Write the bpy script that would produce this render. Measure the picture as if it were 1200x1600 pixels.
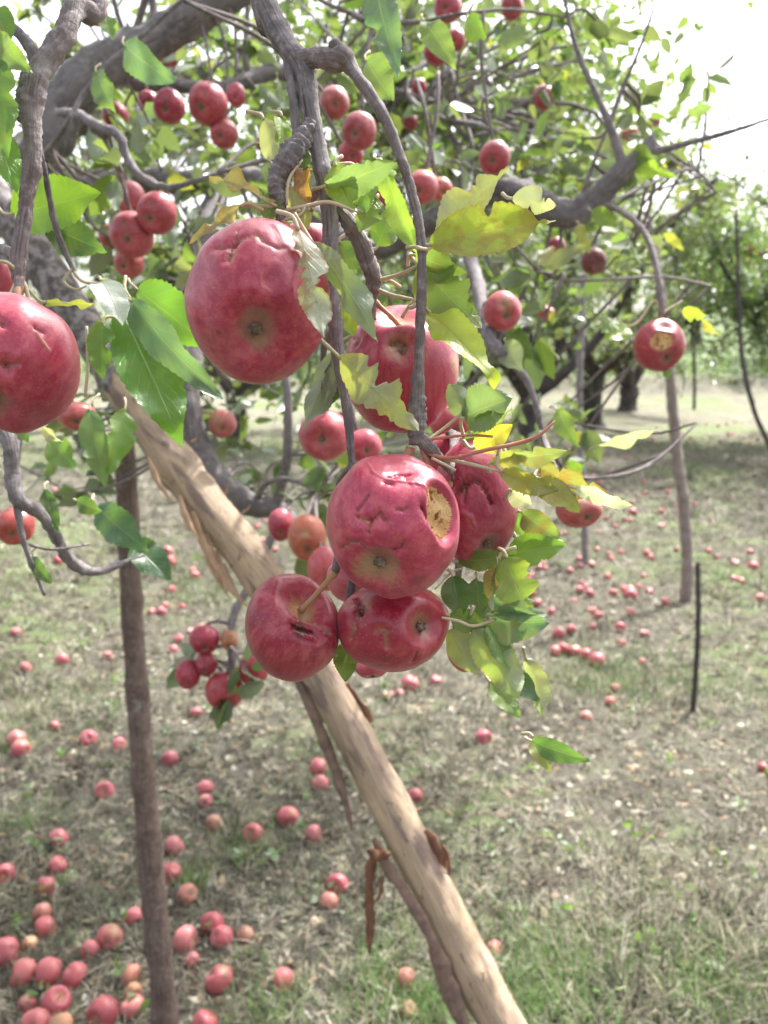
import bpy, math, random
import numpy as np
from mathutils import Matrix, Vector

for o in list(bpy.data.objects):
    bpy.data.objects.remove(o)
S = bpy.context.scene
COL = S.collection
random.seed(7)
RNG = np.random.default_rng(11)

# ------------------------------------------------------------------ camera
CAM_Z, PITCH, F = 1.6, math.radians(10.4), 1250.0
cam = bpy.data.cameras.new('camera')
cam_o = bpy.data.objects.new('camera', cam)
COL.objects.link(cam_o)
cam_o.location = (0, 0, CAM_Z)
cam_o.rotation_euler = (math.radians(90) - PITCH, 0, 0)
cam.sensor_width = 36
cam.lens = 36 * F / 1600
cam.clip_start, cam.clip_end = 0.02, 800
cam.dof.use_dof = True
cam.dof.focus_distance = 0.43
cam.dof.aperture_fstop = 10.5
cam.dof.aperture_blades = 0
S.camera = cam_o

# ------------------------------------------------------------------ sky and sun
SUN_EL, SUN_AZ = math.radians(56), math.radians(38)      # azimuth from +Y towards +X
w = bpy.data.worlds.new('World')
S.world = w
w.use_nodes = True
nt = w.node_tree
bg = nt.nodes['Background']
sky = nt.nodes.new('ShaderNodeTexSky')
sky.sky_type = 'NISHITA'
sky.sun_disc = False
sky.sun_elevation = SUN_EL
sky.sun_rotation = SUN_AZ
sky.air_density = 1.0
sky.dust_density = 6.0
sky.ozone_density = 1.0
hsv = nt.nodes.new('ShaderNodeHueSaturation')
hsv.inputs['Saturation'].default_value = 0.35            # thin white cloud over the whole sky
nt.links.new(sky.outputs[0], hsv.inputs['Color'])
nt.links.new(hsv.outputs[0], bg.inputs[0])
bg.inputs[1].default_value = 0.15
sun = bpy.data.lights.new('sun', 'SUN')
sun.energy = 3.4
sun.angle = math.radians(0.7)
sun.color = (1, 0.97, 0.93)
sun_o = bpy.data.objects.new('sun', sun)
COL.objects.link(sun_o)
sd = Vector((math.sin(SUN_AZ) * math.cos(SUN_EL), math.cos(SUN_AZ) * math.cos(SUN_EL), math.sin(SUN_EL)))
sun_o.rotation_euler = (-sd).to_track_quat('-Z', 'Y').to_euler()
S.view_settings.view_transform = 'Standard'
S.view_settings.look = 'None'
S.view_settings.exposure = 1.65
S.view_settings.gamma = 1
S.view_settings.use_curve_mapping = False
S.render.engine = 'CYCLES'
S.cycles.use_denoising = True
S.cycles.max_bounces = 8
S.cycles.transparent_max_bounces = 8
S.cycles.sample_clamp_indirect = 6

# ------------------------------------------------------------------ photograph pixel -> place in the world
CX = np.array([1.0, 0, 0])
CF = np.array([0, math.cos(PITCH), -math.sin(PITCH)])
CU = np.array([0, math.sin(PITCH), math.cos(PITCH)])
CB = np.array([CX, CU, -CF])                             # rows: right, up, towards camera
C0 = np.array([0, 0, CAM_Z])


def P(px, py, d):
    return C0 + CX * ((px - 600) / F * d) + CU * (-(py - 800) / F * d) + CF * d


def terrain(x, y):
    x = np.asarray(x, float); y = np.asarray(y, float)
    z = np.interp(y, [-60, 4, 20, 20.8, 21.6, 40, 60, 200, 400], [0, 0, .78, .85, 1.25, 3.0, 5.5, 9, 10])
    return z + .02 * np.sin(x * 1.3 + .4) * np.sin(y * 1.1) + .03 * np.sin(x * .35 + y * .5)


def G(px, py):
    a, b = .5, 120.
    r = P(px, py, 1.0) - C0
    for k in range(60):
        m = (a + b) / 2
        p = C0 + r * m
        if p[2] > terrain(p[0], p[1]): a = m
        else: b = m
    return C0 + r * a, a


# ------------------------------------------------------------------ materials
class NT:
    def __init__(s, name):
        s.m = bpy.data.materials.new(name); s.m.use_nodes = True
        s.t = s.m.node_tree
        for n in list(s.t.nodes): s.t.nodes.remove(n)
        s.out = s.n('ShaderNodeOutputMaterial')

    def n(s, kind, **kw):
        nd = s.t.nodes.new(kind)
        for k, v in kw.items(): setattr(nd, k, v)
        return nd

    def set(s, sock, v):
        if hasattr(v, 'is_output'): s.t.links.new(v, sock)
        elif v is not None: sock.default_value = v

    def math(s, op, a, b=None, clamp=False):
        nd = s.n('ShaderNodeMath', operation=op, use_clamp=clamp)
        s.set(nd.inputs[0], a)
        if b is not None: s.set(nd.inputs[1], b)
        return nd.outputs[0]

    def mix(s, f, a, b, mode='MIX'):
        nd = s.n('ShaderNodeMix', data_type='RGBA', blend_type=mode)
        s.set(nd.inputs['Factor'], f)
        s.set(nd.inputs[6], a if hasattr(a, 'is_output') else (*a, 1))
        s.set(nd.inputs[7], b if hasattr(b, 'is_output') else (*b, 1))
        return nd.outputs[2]

    def noise(s, scale, detail=4, vec=None, rough=.55, dist=0, col=False):
        nd = s.n('ShaderNodeTexNoise')
        nd.inputs['Scale'].default_value = scale
        nd.inputs['Detail'].default_value = detail
        nd.inputs['Roughness'].default_value = rough
        nd.inputs['Distortion'].default_value = dist
        if vec is not None: s.set(nd.inputs['Vector'], vec)
        return nd.outputs['Color' if col else 'Fac']

    def voro(s, scale, vec=None, feature='F1', rand=1):
        nd = s.n('ShaderNodeTexVoronoi', feature=feature)
        nd.inputs['Scale'].default_value = scale
        nd.inputs['Randomness'].default_value = rand
        if vec is not None: s.set(nd.inputs['Vector'], vec)
        return nd.outputs[0]

    def step(s, v, lo, hi):
        nd = s.n('ShaderNodeMapRange', interpolation_type='SMOOTHSTEP')
        s.set(nd.inputs[0], v); nd.inputs[1].default_value = lo; nd.inputs[2].default_value = hi
        return nd.outputs[0]

    def map(s, vec, scale):
        nd = s.n('ShaderNodeMapping'); s.set(nd.inputs[0], vec); nd.inputs['Scale'].default_value = scale
        return nd.outputs[0]

    def attr(s, name, out='Fac'):
        return s.n('ShaderNodeAttribute', attribute_name=name).outputs[out]

    def bump(s, h, strength, dist=.01, normal=None):
        nd = s.n('ShaderNodeBump'); s.set(nd.inputs['Height'], h)
        nd.inputs['Strength'].default_value = strength; nd.inputs['Distance'].default_value = dist
        if normal is not None: s.set(nd.inputs['Normal'], normal)
        return nd.outputs[0]

    def bsdf(s, col, rough=.6, normal=None, spec=.4, **kw):
        nd = s.n('ShaderNodeBsdfPrincipled')
        s.set(nd.inputs['Base Color'], col if hasattr(col, 'is_output') else (*col, 1))
        s.set(nd.inputs['Roughness'], rough)
        s.set(nd.inputs['Specular IOR Level'], spec)
        if normal is not None: s.set(nd.inputs['Normal'], normal)
        for k, v in kw.items(): s.set(nd.inputs[k], v)
        return nd.outputs[0]

    def done(s, sh):
        s.t.links.new(sh, s.out.inputs[0]); return s.m


def mat_skin():
    m = NT('apple_skin')
    obj = m.n('ShaderNodeTexCoord').outputs['Object']
    info = m.n('ShaderNodeObjectInfo')
    base = info.outputs['Color']
    rnd = info.outputs['Random']
    off = m.n('ShaderNodeVectorMath', operation='ADD')
    m.set(off.inputs[0], obj)
    cmb = m.n('ShaderNodeCombineXYZ'); m.set(cmb.inputs[0], rnd); m.set(cmb.inputs[1], m.math('MULTIPLY', rnd, 3.7))
    m.set(off.inputs[1], cmb.outputs[0]); v = off.outputs[0]
    streak = m.noise(190, 4, m.map(v, (1, 1, .13)), rough=.65)
    blotch = m.noise(38, 4, v, dist=.5)
    fine = m.noise(420, 3, v)
    c = m.mix(m.step(streak, .38, .68), m.mix(.2, base, (.14, .002, .015)), m.mix(.32, base, (.62, .16, .15)))
    c = m.mix(m.math('MULTIPLY', m.step(blotch, .48, .75), .45), c, m.mix(.4, base, (.6, .2, .2)))
    dark = m.noise(24, 3, v)
    c = m.mix(m.math('MULTIPLY', m.step(dark, .42, .68), .5), c, m.mix(.65, base, (.11, .003, .012)))
    spk = m.noise(620, 3, v, rough=.7)
    c = m.mix(m.math('MULTIPLY', m.step(spk, .55, .72), .35), c, m.mix(.5, base, (.62, .3, .26)))
    dots = m.voro(300, v)
    c = m.mix(m.math('MULTIPLY', m.step(dots, .13, .05), .35), c, (.55, .3, .22))
    lat = m.attr('lat')
    ring = m.math('MULTIPLY', m.step(m.math('ADD', lat, m.math('MULTIPLY', m.math('SUBTRACT', blotch, .5), .09)), -.955, -.992), .6)
    c = m.mix(ring, c, (.17, .125, .075))
    top = m.math('MULTIPLY', m.step(m.math('ADD', lat, m.math('MULTIPLY', m.math('SUBTRACT', blotch, .5), .12)), .955, 1.0), .6)
    c = m.mix(top, c, (.42, .3, .1))
    c = m.mix(m.math('MULTIPLY', m.attr('stain'), .8), c, (.36, .24, .12))
    dust = m.step(m.noise(30, 5, v, rough=.7), .5, .72)
    c = m.mix(m.math('MULTIPLY', dust, .1), c, (.5, .38, .46))
    c = m.mix(m.attr('dark'), c, (.075, .02, .012))
    c = m.mix(m.math('MULTIPLY', m.attr('scar'), m.math('ADD', m.math('MULTIPLY', fine, .8), .6), True), c, (.46, .25, .13))
    h = m.math('ADD', m.math('MULTIPLY', blotch, .7), m.math('MULTIPLY', fine, .2))
    nrm = m.bump(h, .32, .003)
    rough = m.math('ADD', m.math('ADD', m.math('MULTIPLY', fine, .22), .26), m.math('MULTIPLY', dust, .22))
    rough = m.math('ADD', rough, m.math('MULTIPLY', m.attr('scar'), .3))
    return m.done(m.bsdf(c, rough, nrm, .42, **{'Coat Weight': .3, 'Coat Roughness': .22, 'Sheen Weight': .1, 'Sheen Roughness': .5, 'Sheen Tint': (1, .8, .86, 1),
                                               'Subsurface Weight': .06, 'Subsurface Radius': (.01, .003, .002), 'Subsurface Scale': .5}))


def mat_flesh():
    m = NT('apple_flesh')
    obj = m.n('ShaderNodeTexCoord').outputs['Object']
    n1 = m.noise(190, 5, obj, rough=.7); n2 = m.noise(60, 3, obj)
    c = m.mix(m.step(n2, .35, .65), (.5, .27, .1), (.68, .45, .22))
    c = m.mix(m.step(n1, .52, .62), c, (.2, .075, .025))
    return m.done(m.bsdf(c, .75, m.bump(n1, .8, .004), .2))


def leaf_mat(name, cloud=False):
    m = NT(name)
    if cloud:
        base = m.attr('tint', 'Color'); alpha = 0.0
    else:
        info = m.n('ShaderNodeObjectInfo'); base = info.outputs['Color']; alpha = info.outputs['Alpha']
    geo = m.n('ShaderNodeNewGeometry')
    obj = m.n('ShaderNodeTexCoord').outputs['Object']
    nrm = None
    blotch = m.noise(60, 4, obj)
    c = m.mix(m.math('MULTIPLY', m.step(blotch, .4, .72), .4), base, m.mix(.5, base, (.17, .2, .03)))
    if not cloud:
        uv = m.n('ShaderNodeUVMap').outputs[0]
        sp = m.n('ShaderNodeSeparateXYZ'); m.set(sp.inputs[0], uv)
        a = m.math('ABSOLUTE', m.math('SUBTRACT', sp.outputs[1], .5))
        mid = m.step(a, .03, .0)
        ph = m.math('SUBTRACT', m.math('MULTIPLY', sp.outputs[0], 9.0), m.math('MULTIPLY', a, 5.0))
        fr = m.math('ABSOLUTE', m.math('SUBTRACT', m.math('FRACT', ph), .5))
        vein = m.step(fr, .07, .0)
        vv = m.math('MAXIMUM', mid, m.math('MULTIPLY', vein, .45))
        c = m.mix(m.math('MULTIPLY', vv, .5), c, m.mix(.5, base, (.4, .45, .2)))
        brown = m.math('MULTIPLY', m.step(m.noise(95, 5, obj, rough=.65), .47, .58), alpha)
        edge = m.math('MULTIPLY', m.step(m.math('ADD', a, m.math('MULTIPLY', blotch, .2)), .5, .58), alpha)
        c = m.mix(m.math('MAXIMUM', brown, edge), c, (.22, .1, .035))
        nrm = m.bump(m.math('ADD', m.math('MULTIPLY', vv, -.6), m.math('MULTIPLY', m.noise(130, 3, obj), .5)), .45, .002)
    back = m.mix(.6, c, (.3, .35, .27))
    face = m.mix(geo.outputs['Backfacing'], c, back)
    tr = m.mix(.35, m.mix(1, c, (2.2, 2.1, 1.1), 'MULTIPLY'), (.26, .4, .05))
    p = m.bsdf(face, .36, nrm, .6)
    t = m.n('ShaderNodeBsdfTranslucent'); m.set(t.inputs[0], tr)
    mx = m.n('ShaderNodeMixShader'); mx.inputs[0].default_value = .36
    m.t.links.new(p, mx.inputs[1]); m.t.links.new(t.outputs[0], mx.inputs[2])
    return m.done(mx.outputs[0])


def mat_bark(name, c1, c2, c3, scale=1.0, bump=.6):
    m = NT(name)
    uv = m.n('ShaderNodeUVMap').outputs[0]
    obj = m.n('ShaderNodeTexCoord').outputs['Object']
    big = m.noise(22 * scale, 5, obj)
    fine = m.noise(160 * scale, 5, obj, rough=.65)
    ring = m.noise(1, 3, m.map(uv, (2.2, 170 * scale, 1)))
    crack = m.noise(1, 4, m.map(uv, (9, 22 * scale, 1)), rough=.7)
    c = m.mix(m.step(big, .35, .65), c1, c2)
    c = m.mix(m.math('MULTIPLY', m.step(fine, .45, .7), .7), c, c3)
    c = m.mix(m.math('MULTIPLY', m.step(crack, .5, .36), .5), c, (.05, .04, .035))
    lichen = m.step(m.noise(48 * scale, 4, obj, rough=.6), .6, .68)
    c = m.mix(m.math('MULTIPLY', lichen, .45), c, (.34, .33, .3))
    h = m.math('ADD', m.math('ADD', m.math('MULTIPLY', fine, .5), m.math('MULTIPLY', ring, .4)), m.math('MULTIPLY', crack, .9))
    return m.done(m.bsdf(c, .8, m.bump(h, bump, .006), .3))


def mat_peeled():
    m = NT('peeled_wood')
    uv = m.n('ShaderNodeUVMap').outputs[0]
    obj = m.n('ShaderNodeTexCoord').outputs['Object']
    grain = m.noise(1, 5, m.map(uv, (30, 9, 1)), rough=.6)
    soft = m.noise(1, 4, m.map(uv, (3, 3.5, 1)), rough=.6)
    blot = m.noise(1, 4, m.map(uv, (3.2, 6.5, 1)), rough=.55, dist=1.2)
    fine = m.noise(260, 4, obj)
    fib = m.noise(1, 4, m.map(uv, (70, 45, 1)), rough=.7)
    fleck = m.noise(1, 3, m.map(uv, (10, 38, 1)), rough=.6, dist=.8)
    knot = m.voro(1, m.map(uv, (1.6, 5.0, 1)))
    c = m.mix(m.step(soft, .36, .64), (.49, .36, .235), (.31, .225, .16))
    c = m.mix(m.math('MULTIPLY', m.step(grain, .45, .75), .5), c, (.62, .5, .37))
    c = m.mix(m.math('MULTIPLY', m.step(blot, .47, .64), .8), c, (.15, .105, .095))
    c = m.mix(m.math('MULTIPLY', m.step(grain, .4, .28), .35), c, (.2, .12, .07))
    c = m.mix(m.math('MULTIPLY', m.step(fib, .5, .7), .4), c, (.22, .15, .1))
    c = m.mix(m.math('MULTIPLY', m.step(fleck, .6, .68), .75), c, (.12, .08, .06))
    c = m.mix(m.math('MULTIPLY', m.step(knot, .14, .05), .8), c, (.1, .065, .05))
    bk = m.attr('bark')                                     # where the bark is still on
    bn = m.noise(55, 5, obj, rough=.6)
    barkc = m.mix(m.step(bn, .4, .62), (.085, .07, .068), (.3, .27, .26))
    f = m.step(m.math('ADD', bk, m.math('MULTIPLY', m.math('SUBTRACT', blot, .5), 1.1)), .4, .6)
    c = m.mix(f, c, barkc)
    h = m.math('ADD', m.math('ADD', m.math('MULTIPLY', grain, .8), m.math('MULTIPLY', fib, .9)), m.math('ADD', m.math('MULTIPLY', fine, .25), m.math('MULTIPLY', f, m.math('MULTIPLY', bn, 1.5))))
    return m.done(m.bsdf(c, .62, m.bump(h, .55, .005), .35))


def mat_plain(name, col, rough=.7, var=.4, scale=80, col2=None):
    m = NT(name)
    obj = m.n('ShaderNodeTexCoord').outputs['Object']
    n = m.noise(scale, 4, obj)
    c = m.mix(m.math('MULTIPLY', m.step(n, .35, .7), var), col, col2 or tuple(x * .4 for x in col))
    return m.done(m.bsdf(c, rough, m.bump(n, .4, .003), .3))


def mat_tint(name, rough=.8, trans=.25, spec=.25):
    m = NT(name)
    c = m.attr('tint', 'Color')
    p = m.bsdf(c, rough, None, spec)
    t = m.n('ShaderNodeBsdfTranslucent'); m.set(t.inputs[0], c)
    mx = m.n('ShaderNodeMixShader'); mx.inputs[0].default_value = trans
    m.t.links.new(p, mx.inputs[1]); m.t.links.new(t.outputs[0], mx.inputs[2])
    return m.done(mx.outputs[0])


def mat_ground():
    m = NT('orchard_ground')
    pos = m.n('ShaderNodeNewGeometry').outputs['Position']
    big = m.noise(.55, 4, pos); mid = m.noise(3.2, 5, pos, rough=.65); fine = m.noise(26, 6, pos, rough=.7)
    vf = m.noise(95, 5, pos, rough=.7)
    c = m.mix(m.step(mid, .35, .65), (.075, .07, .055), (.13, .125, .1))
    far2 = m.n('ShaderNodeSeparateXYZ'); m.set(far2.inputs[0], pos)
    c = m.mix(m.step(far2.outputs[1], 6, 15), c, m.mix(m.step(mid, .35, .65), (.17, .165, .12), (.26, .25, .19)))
    c = m.mix(m.math('MULTIPLY', m.step(fine, .42, .66), .75), c, (.08, .065, .05))
    c = m.mix(m.math('MULTIPLY', m.step(vf, .55, .72), .7), c, (.5, .46, .38))
    sep = m.n('ShaderNodeSeparateXYZ'); m.set(sep.inputs[0], pos)
    far = m.step(sep.outputs[1], 4, 16)
    gm = m.math('ADD', m.math('MULTIPLY', big, .7), m.math('MULTIPLY', mid, .45))
    green = m.math('MULTIPLY', m.step(gm, .56, .7), .7)
    c = m.mix(green, c, m.mix(fine, (.08, .14, .035), (.2, .26, .1)))
    hill = m.step(sep.outputs[1], 21.3, 23)
    c = m.mix(m.math('MULTIPLY', hill, .85), c, m.mix(fine, (.06, .11, .035), (.16, .21, .09)))
    h = m.math('ADD', m.math('MULTIPLY', fine, 1), m.math('MULTIPLY', vf, .5))
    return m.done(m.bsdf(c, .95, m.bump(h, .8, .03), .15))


SKIN, FLESH = mat_skin(), mat_flesh()
LEAF, LEAFC = leaf_mat('apple_leaf'), leaf_mat('apple_leaf_mass', True)
BARK = mat_bark('grey_bark', (.15, .13, .14), (.25, .22, .225), (.36, .33, .33))
BARKY = mat_bark('young_bark', (.17, .13, .125), (.24, .205, .205), (.36, .325, .325))
BARKB = mat_bark('limb_bark', (.13, .115, .118), (.2, .18, .182), (.28, .26, .262), .5)
BARKD = mat_bark('trunk_bark', (.05, .042, .04), (.085, .072, .068), (.13, .115, .11), .25, .9)
POSTM = mat_bark('post_wood', (.11, .075, .06), (.17, .12, .1), (.24, .18, .16), .6, .8)
POSTL = mat_bark('weathered_post', (.2, .155, .14), (.3, .24, .22), (.38, .33, .3), .6, .8)
PEEL = mat_peeled()
STRIP = mat_plain('bark_strip', (.19, .085, .05), .8, .6, 60, (.07, .04, .03))
STALK = mat_plain('stalk', (.4, .24, .13), .6, .4, 90, (.3, .1, .07))
STALKR = mat_plain('red_stalk', (.42, .15, .11), .5, .4, 90, (.4, .3, .18))
STALKP = mat_plain('pale_stalk', (.5, .44, .3), .6, .3, 90, (.32, .22, .14))
DRY = mat_plain('dry_sepal', (.12, .085, .06), .9, .5, 300, (.3, .25, .18))
TINTM = mat_tint('dry_litter', .85, .2)
GRASSM = mat_tint('grass_blade', .6, .35)
GROUND = mat_ground()


# ------------------------------------------------------------------ mesh helpers
def np_mesh(name, V, Fc, mat, smooth=True, uv=None, attrs=None, tint=None):
    V = np.asarray(V, np.float32); Fc = np.asarray(Fc, np.int32)
    me = bpy.data.meshes.new(name)
    k = Fc.shape[1]
    me.vertices.add(len(V)); me.vertices.foreach_set('co', V.ravel())
    me.loops.add(Fc.size); me.loops.foreach_set('vertex_index', Fc.ravel())
    me.polygons.add(len(Fc))
    me.polygons.foreach_set('loop_start', np.arange(0, Fc.size, k, dtype=np.int32))
    me.polygons.foreach_set('use_smooth', np.full(len(Fc), smooth, bool))
    me.update(calc_edges=True)
    if uv is not None:
        l = me.uv_layers.new(name='uv')
        l.data.foreach_set('uv', np.asarray(uv, np.float32)[Fc.ravel()].ravel())
    for a, d in (attrs or {}).items():
        at = me.attributes.new(a, 'FLOAT', 'POINT'); at.data.foreach_set('value', np.asarray(d, np.float32))
    if tint is not None:
        at = me.attributes.new('tint', 'FLOAT_COLOR', 'POINT')
        t = np.ones((len(V), 4), np.float32); t[:, :3] = tint
        at.data.foreach_set('color', t.ravel())
    if mat is not None: me.materials.append(mat)
    me.validate()
    return me


def link(name, me, parent=None, loc=None):
    o = bpy.data.objects.new(name, me); COL.objects.link(o)
    if loc is not None: o.location = loc
    if parent is not None: o.parent = parent
    return o


def tag(o, label, cat, group=None):
    o['label'] = label; o['category'] = cat
    if group: o['group'] = group
    return o


def empty(name, loc, label, cat, group=None):
    o = bpy.data.objects.new(name, None); COL.objects.link(o); o.location = loc
    o.empty_display_size = .1
    return tag(o, label, cat, group)


def unit(v):
    v = np.asarray(v, float); return v / (np.linalg.norm(v) + 1e-12)


def spline(pts, n):
    """Catmull-Rom through points (any dimension), about n samples."""
    p = np.asarray(pts, float)
    if len(p) == 2: return p[0] + (p[1] - p[0]) * np.linspace(0, 1, n)[:, None]
    q = np.vstack([2 * p[0] - p[1], p, 2 * p[-1] - p[-2]])
    m = len(p) - 1; out = []
    per = max(2, int(math.ceil(n / m)))
    for i in range(m):
        t = np.linspace(0, 1, per, endpoint=False)[:, None]
        a, b, c, d = q[i], q[i + 1], q[i + 2], q[i + 3]
        out.append(.5 * (2 * b + (c - a) * t + (2 * a - 5 * b + 4 * c - d) * t ** 2 + (3 * b - a - 3 * c + d) * t ** 3))
    out.append(p[-1:])
    return np.vstack(out)


def tube_data(path, rad, seg=10, rough=.0, rings=0., seed=0, cap=True):
    rg = np.random.default_rng(seed + 1000)
    path = np.asarray(path, float); n = len(path)
    rad = np.broadcast_to(np.asarray(rad, float), (n,)).copy()
    T = np.gradient(path, axis=0); T /= np.linalg.norm(T, axis=1)[:, None] + 1e-12
    N = np.zeros_like(path)
    a = np.array([0, 0, 1.]) if abs(T[0, 2]) < .8 else np.array([1., 0, 0])
    N[0] = unit(np.cross(T[0], a))
    for i in range(1, n):
        v = N[i - 1] - T[i] * np.dot(N[i - 1], T[i]); N[i] = unit(v)
    B = np.cross(T, N)
    s = np.concatenate([[0], np.cumsum(np.linalg.norm(np.diff(path, axis=0), axis=1))])
    ang = np.linspace(0, 2 * np.pi, seg, endpoint=False)
    r = rad[:, None] * np.ones(seg)
    if rough:
        ph = rg.uniform(0, 6.28, 8)
        u = s[:, None] / (rad.mean() + 1e-9)
        f = (np.sin(u * .9 + ph[0] + ang * 2) + np.sin(u * 1.7 + ph[1] - ang * 3) + np.sin(u * .45 + ph[2] + ang) +
             .6 * np.sin(u * 3.1 + ph[3] + ang * 5) + .6 * np.sin(u * 4.3 + ph[4] - ang * 4))
        r = r * (1 + rough * f * .4 + rough * .35 * rg.normal(size=r.shape))
    if rings:
        u = s / (rad.mean() + 1e-9) * 3.2
        saw = np.abs(np.sin(u + .6 * np.sin(u * .37))) ** .6
        r = r * (1 + rings * (saw[:, None] - .5)) * (1 + rings * .25 * rg.normal(size=r.shape))
    if rough:
        k = 0
        u0 = rad.mean() * 5
        while u0 < s[-1] - rad.mean() * 3 and k < 60:
            a0 = rg.uniform(0, 6.28); g = np.exp(-((s - u0) / (rad.mean() * .55)) ** 2)
            r = r * (1 + (.12 + .3 * np.clip(np.cos(ang - a0), 0, 1) ** 4)[None] * g[:, None] * rg.uniform(.3, 1))
            u0 += rad.mean() * rg.uniform(4, 9); k += 1
    V = path[:, None] + (np.cos(ang)[None, :, None] * N[:, None] + np.sin(ang)[None, :, None] * B[:, None]) * r[:, :, None]
    V = V.reshape(-1, 3)
    i = np.arange(n - 1)[:, None]; j = np.arange(seg)[None]
    j2 = (j + 1) % seg
    Fc = np.stack([i * seg + j, i * seg + j2, (i + 1) * seg + j2, (i + 1) * seg + j], -1).reshape(-1, 4)
    uv = np.stack([np.broadcast_to(np.abs(ang / np.pi - 1), (n, seg)), np.broadcast_to(s[:, None], (n, seg))], -1).reshape(-1, 2)
    if cap:
        V = np.vstack([V, path[0], path[-1]]); uv = np.vstack([uv, [0, 0], [0, s[-1]]])
        b, e = len(V) - 2, len(V) - 1
        jj = np.arange(0, seg, 2)
        c1 = np.stack([(jj + 2) % seg, (jj + 1) % seg, jj, np.full_like(jj, b)], -1)
        c2 = np.stack([(n - 1) * seg + jj, (n - 1) * seg + (jj + 1) % seg, (n - 1) * seg + (jj + 2) % seg, np.full_like(jj, e)], -1)
        Fc = np.vstack([Fc, c1, c2])
    return V, Fc, uv, s


def joined(parts):
    Vs, Fs, us, k = [], [], [], 0
    for V, Fc, uv, _ in parts:
        Vs.append(V); Fs.append(Fc + k); us.append(uv); k += len(V)
    return np.vstack(Vs), np.vstack(Fs), np.vstack(us)


BRANCH_PTS = []                                            # (x,y,z,r) of every branch, to hang twigs from


def tube(name, pts, mat, parent, n=None, seg=10, rough=.12, rings=0., seed=0, px=True, reg=True):
    """pts: (px, py, depth, width in photo pixels) or world (x,y,z,r)."""
    w4 = []
    for p in pts:
        if px:
            q = P(p[0], p[1], p[2]); w4.append((*q, p[3] / 2 / F * p[2]))
        else: w4.append(p)
    sp = spline(w4, n or len(pts) * 7)
    if reg: BRANCH_PTS.extend(sp[::2].tolist())
    b = np.array(parent.location) if parent is not None else np.zeros(3)
    V, Fc, uv, s = tube_data(sp[:, :3] - b, np.maximum(sp[:, 3], 2e-4), seg, rough, rings, seed)
    return link(name, np_mesh(name, V, Fc, mat, True, uv), parent)


# ------------------------------------------------------------------ leaves
def leaf_data(L=1., W=.5, nu=22, nv=8, fold=.25, curl=.3, wave=.05, twist=0., bites=(), serr=.05, seed=0):
    rg = np.random.default_rng(seed)
    u = np.linspace(0, 1, nu); v = np.linspace(-1, 1, nv + 1)
    wu = (np.sin(np.pi * np.clip(u, 0, 1) ** .82)) ** .8 * (1 - .25 * u ** 3)
    wu = wu * (W / 2) + .004 * L
    Wd = np.repeat(wu[:, None], nv + 1, 1) * np.abs(v)[None]
    teeth = (np.abs(((u * 17) % 1) - .3)) * serr * 2
    edge = np.ones((nu, 2)) * (1 - teeth[:, None])
    for (u0, side, wd, dp) in bites:
        nz = 1 + .3 * np.sin(u * 60 + u0 * 20)
        k = np.exp(-((u - u0) / wd) ** 4) * dp * nz
        edge[:, 0 if side < 0 else 1] *= np.clip(1 - k, .06, 1)
    sgn = np.sign(v)
    e = np.where(sgn[None] < 0, edge[:, :1], edge[:, 1:])
    Y = sgn[None] * Wd * e
    ph = rg.uniform(0, 6.28, 4)
    Z = fold * np.abs(Y) + wave * L * (np.abs(v)[None] ** 1.5) * (np.sin(u[:, None] * 9 + ph[0] + sgn[None] * 1.3) + .6 * np.sin(u[:, None] * 17 + ph[1] + sgn[None] * 2))
    Z += .012 * L * np.sin(u[:, None] * 28 - np.abs(v)[None] * 4) * (np.abs(v)[None]) * .5
    tw = twist * u[:, None]
    Y2 = Y * np.cos(tw) - Z * np.sin(tw); Z2 = Y * np.sin(tw) + Z * np.cos(tw)
    a = curl * u
    if abs(curl) > 1e-3:
        Rr = L / curl; bx = Rr * np.sin(a); bz = -Rr * (1 - np.cos(a))
    else: bx, bz = L * u, 0 * u
    X = bx[:, None] + Z2 * np.sin(a)[:, None]
    Z3 = bz[:, None] + Z2 * np.cos(a)[:, None]
    V = np.stack([X, Y2, Z3], -1).reshape(-1, 3)
    i = np.arange(nu - 1)[:, None]; j = np.arange(nv)[None]; k = nv + 1
    Fc = np.stack([i * k + j, (i + 1) * k + j, (i + 1) * k + j + 1, i * k + j + 1], -1).reshape(-1, 4)
    uv = np.stack([np.repeat(u[:, None], k, 1), np.repeat((v[None] + 1) / 2, nu, 0)], -1).reshape(-1, 2)
    return V, Fc, uv


def frame_from(x, nrm):
    x = unit(x); n = np.asarray(nrm, float); n = unit(n - x * np.dot(n, x)); y = np.cross(n, x)
    return Matrix(((x[0], y[0], n[0]), (x[1], y[1], n[1]), (x[2], y[2], n[2])))


N_LEAF = 0


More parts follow.
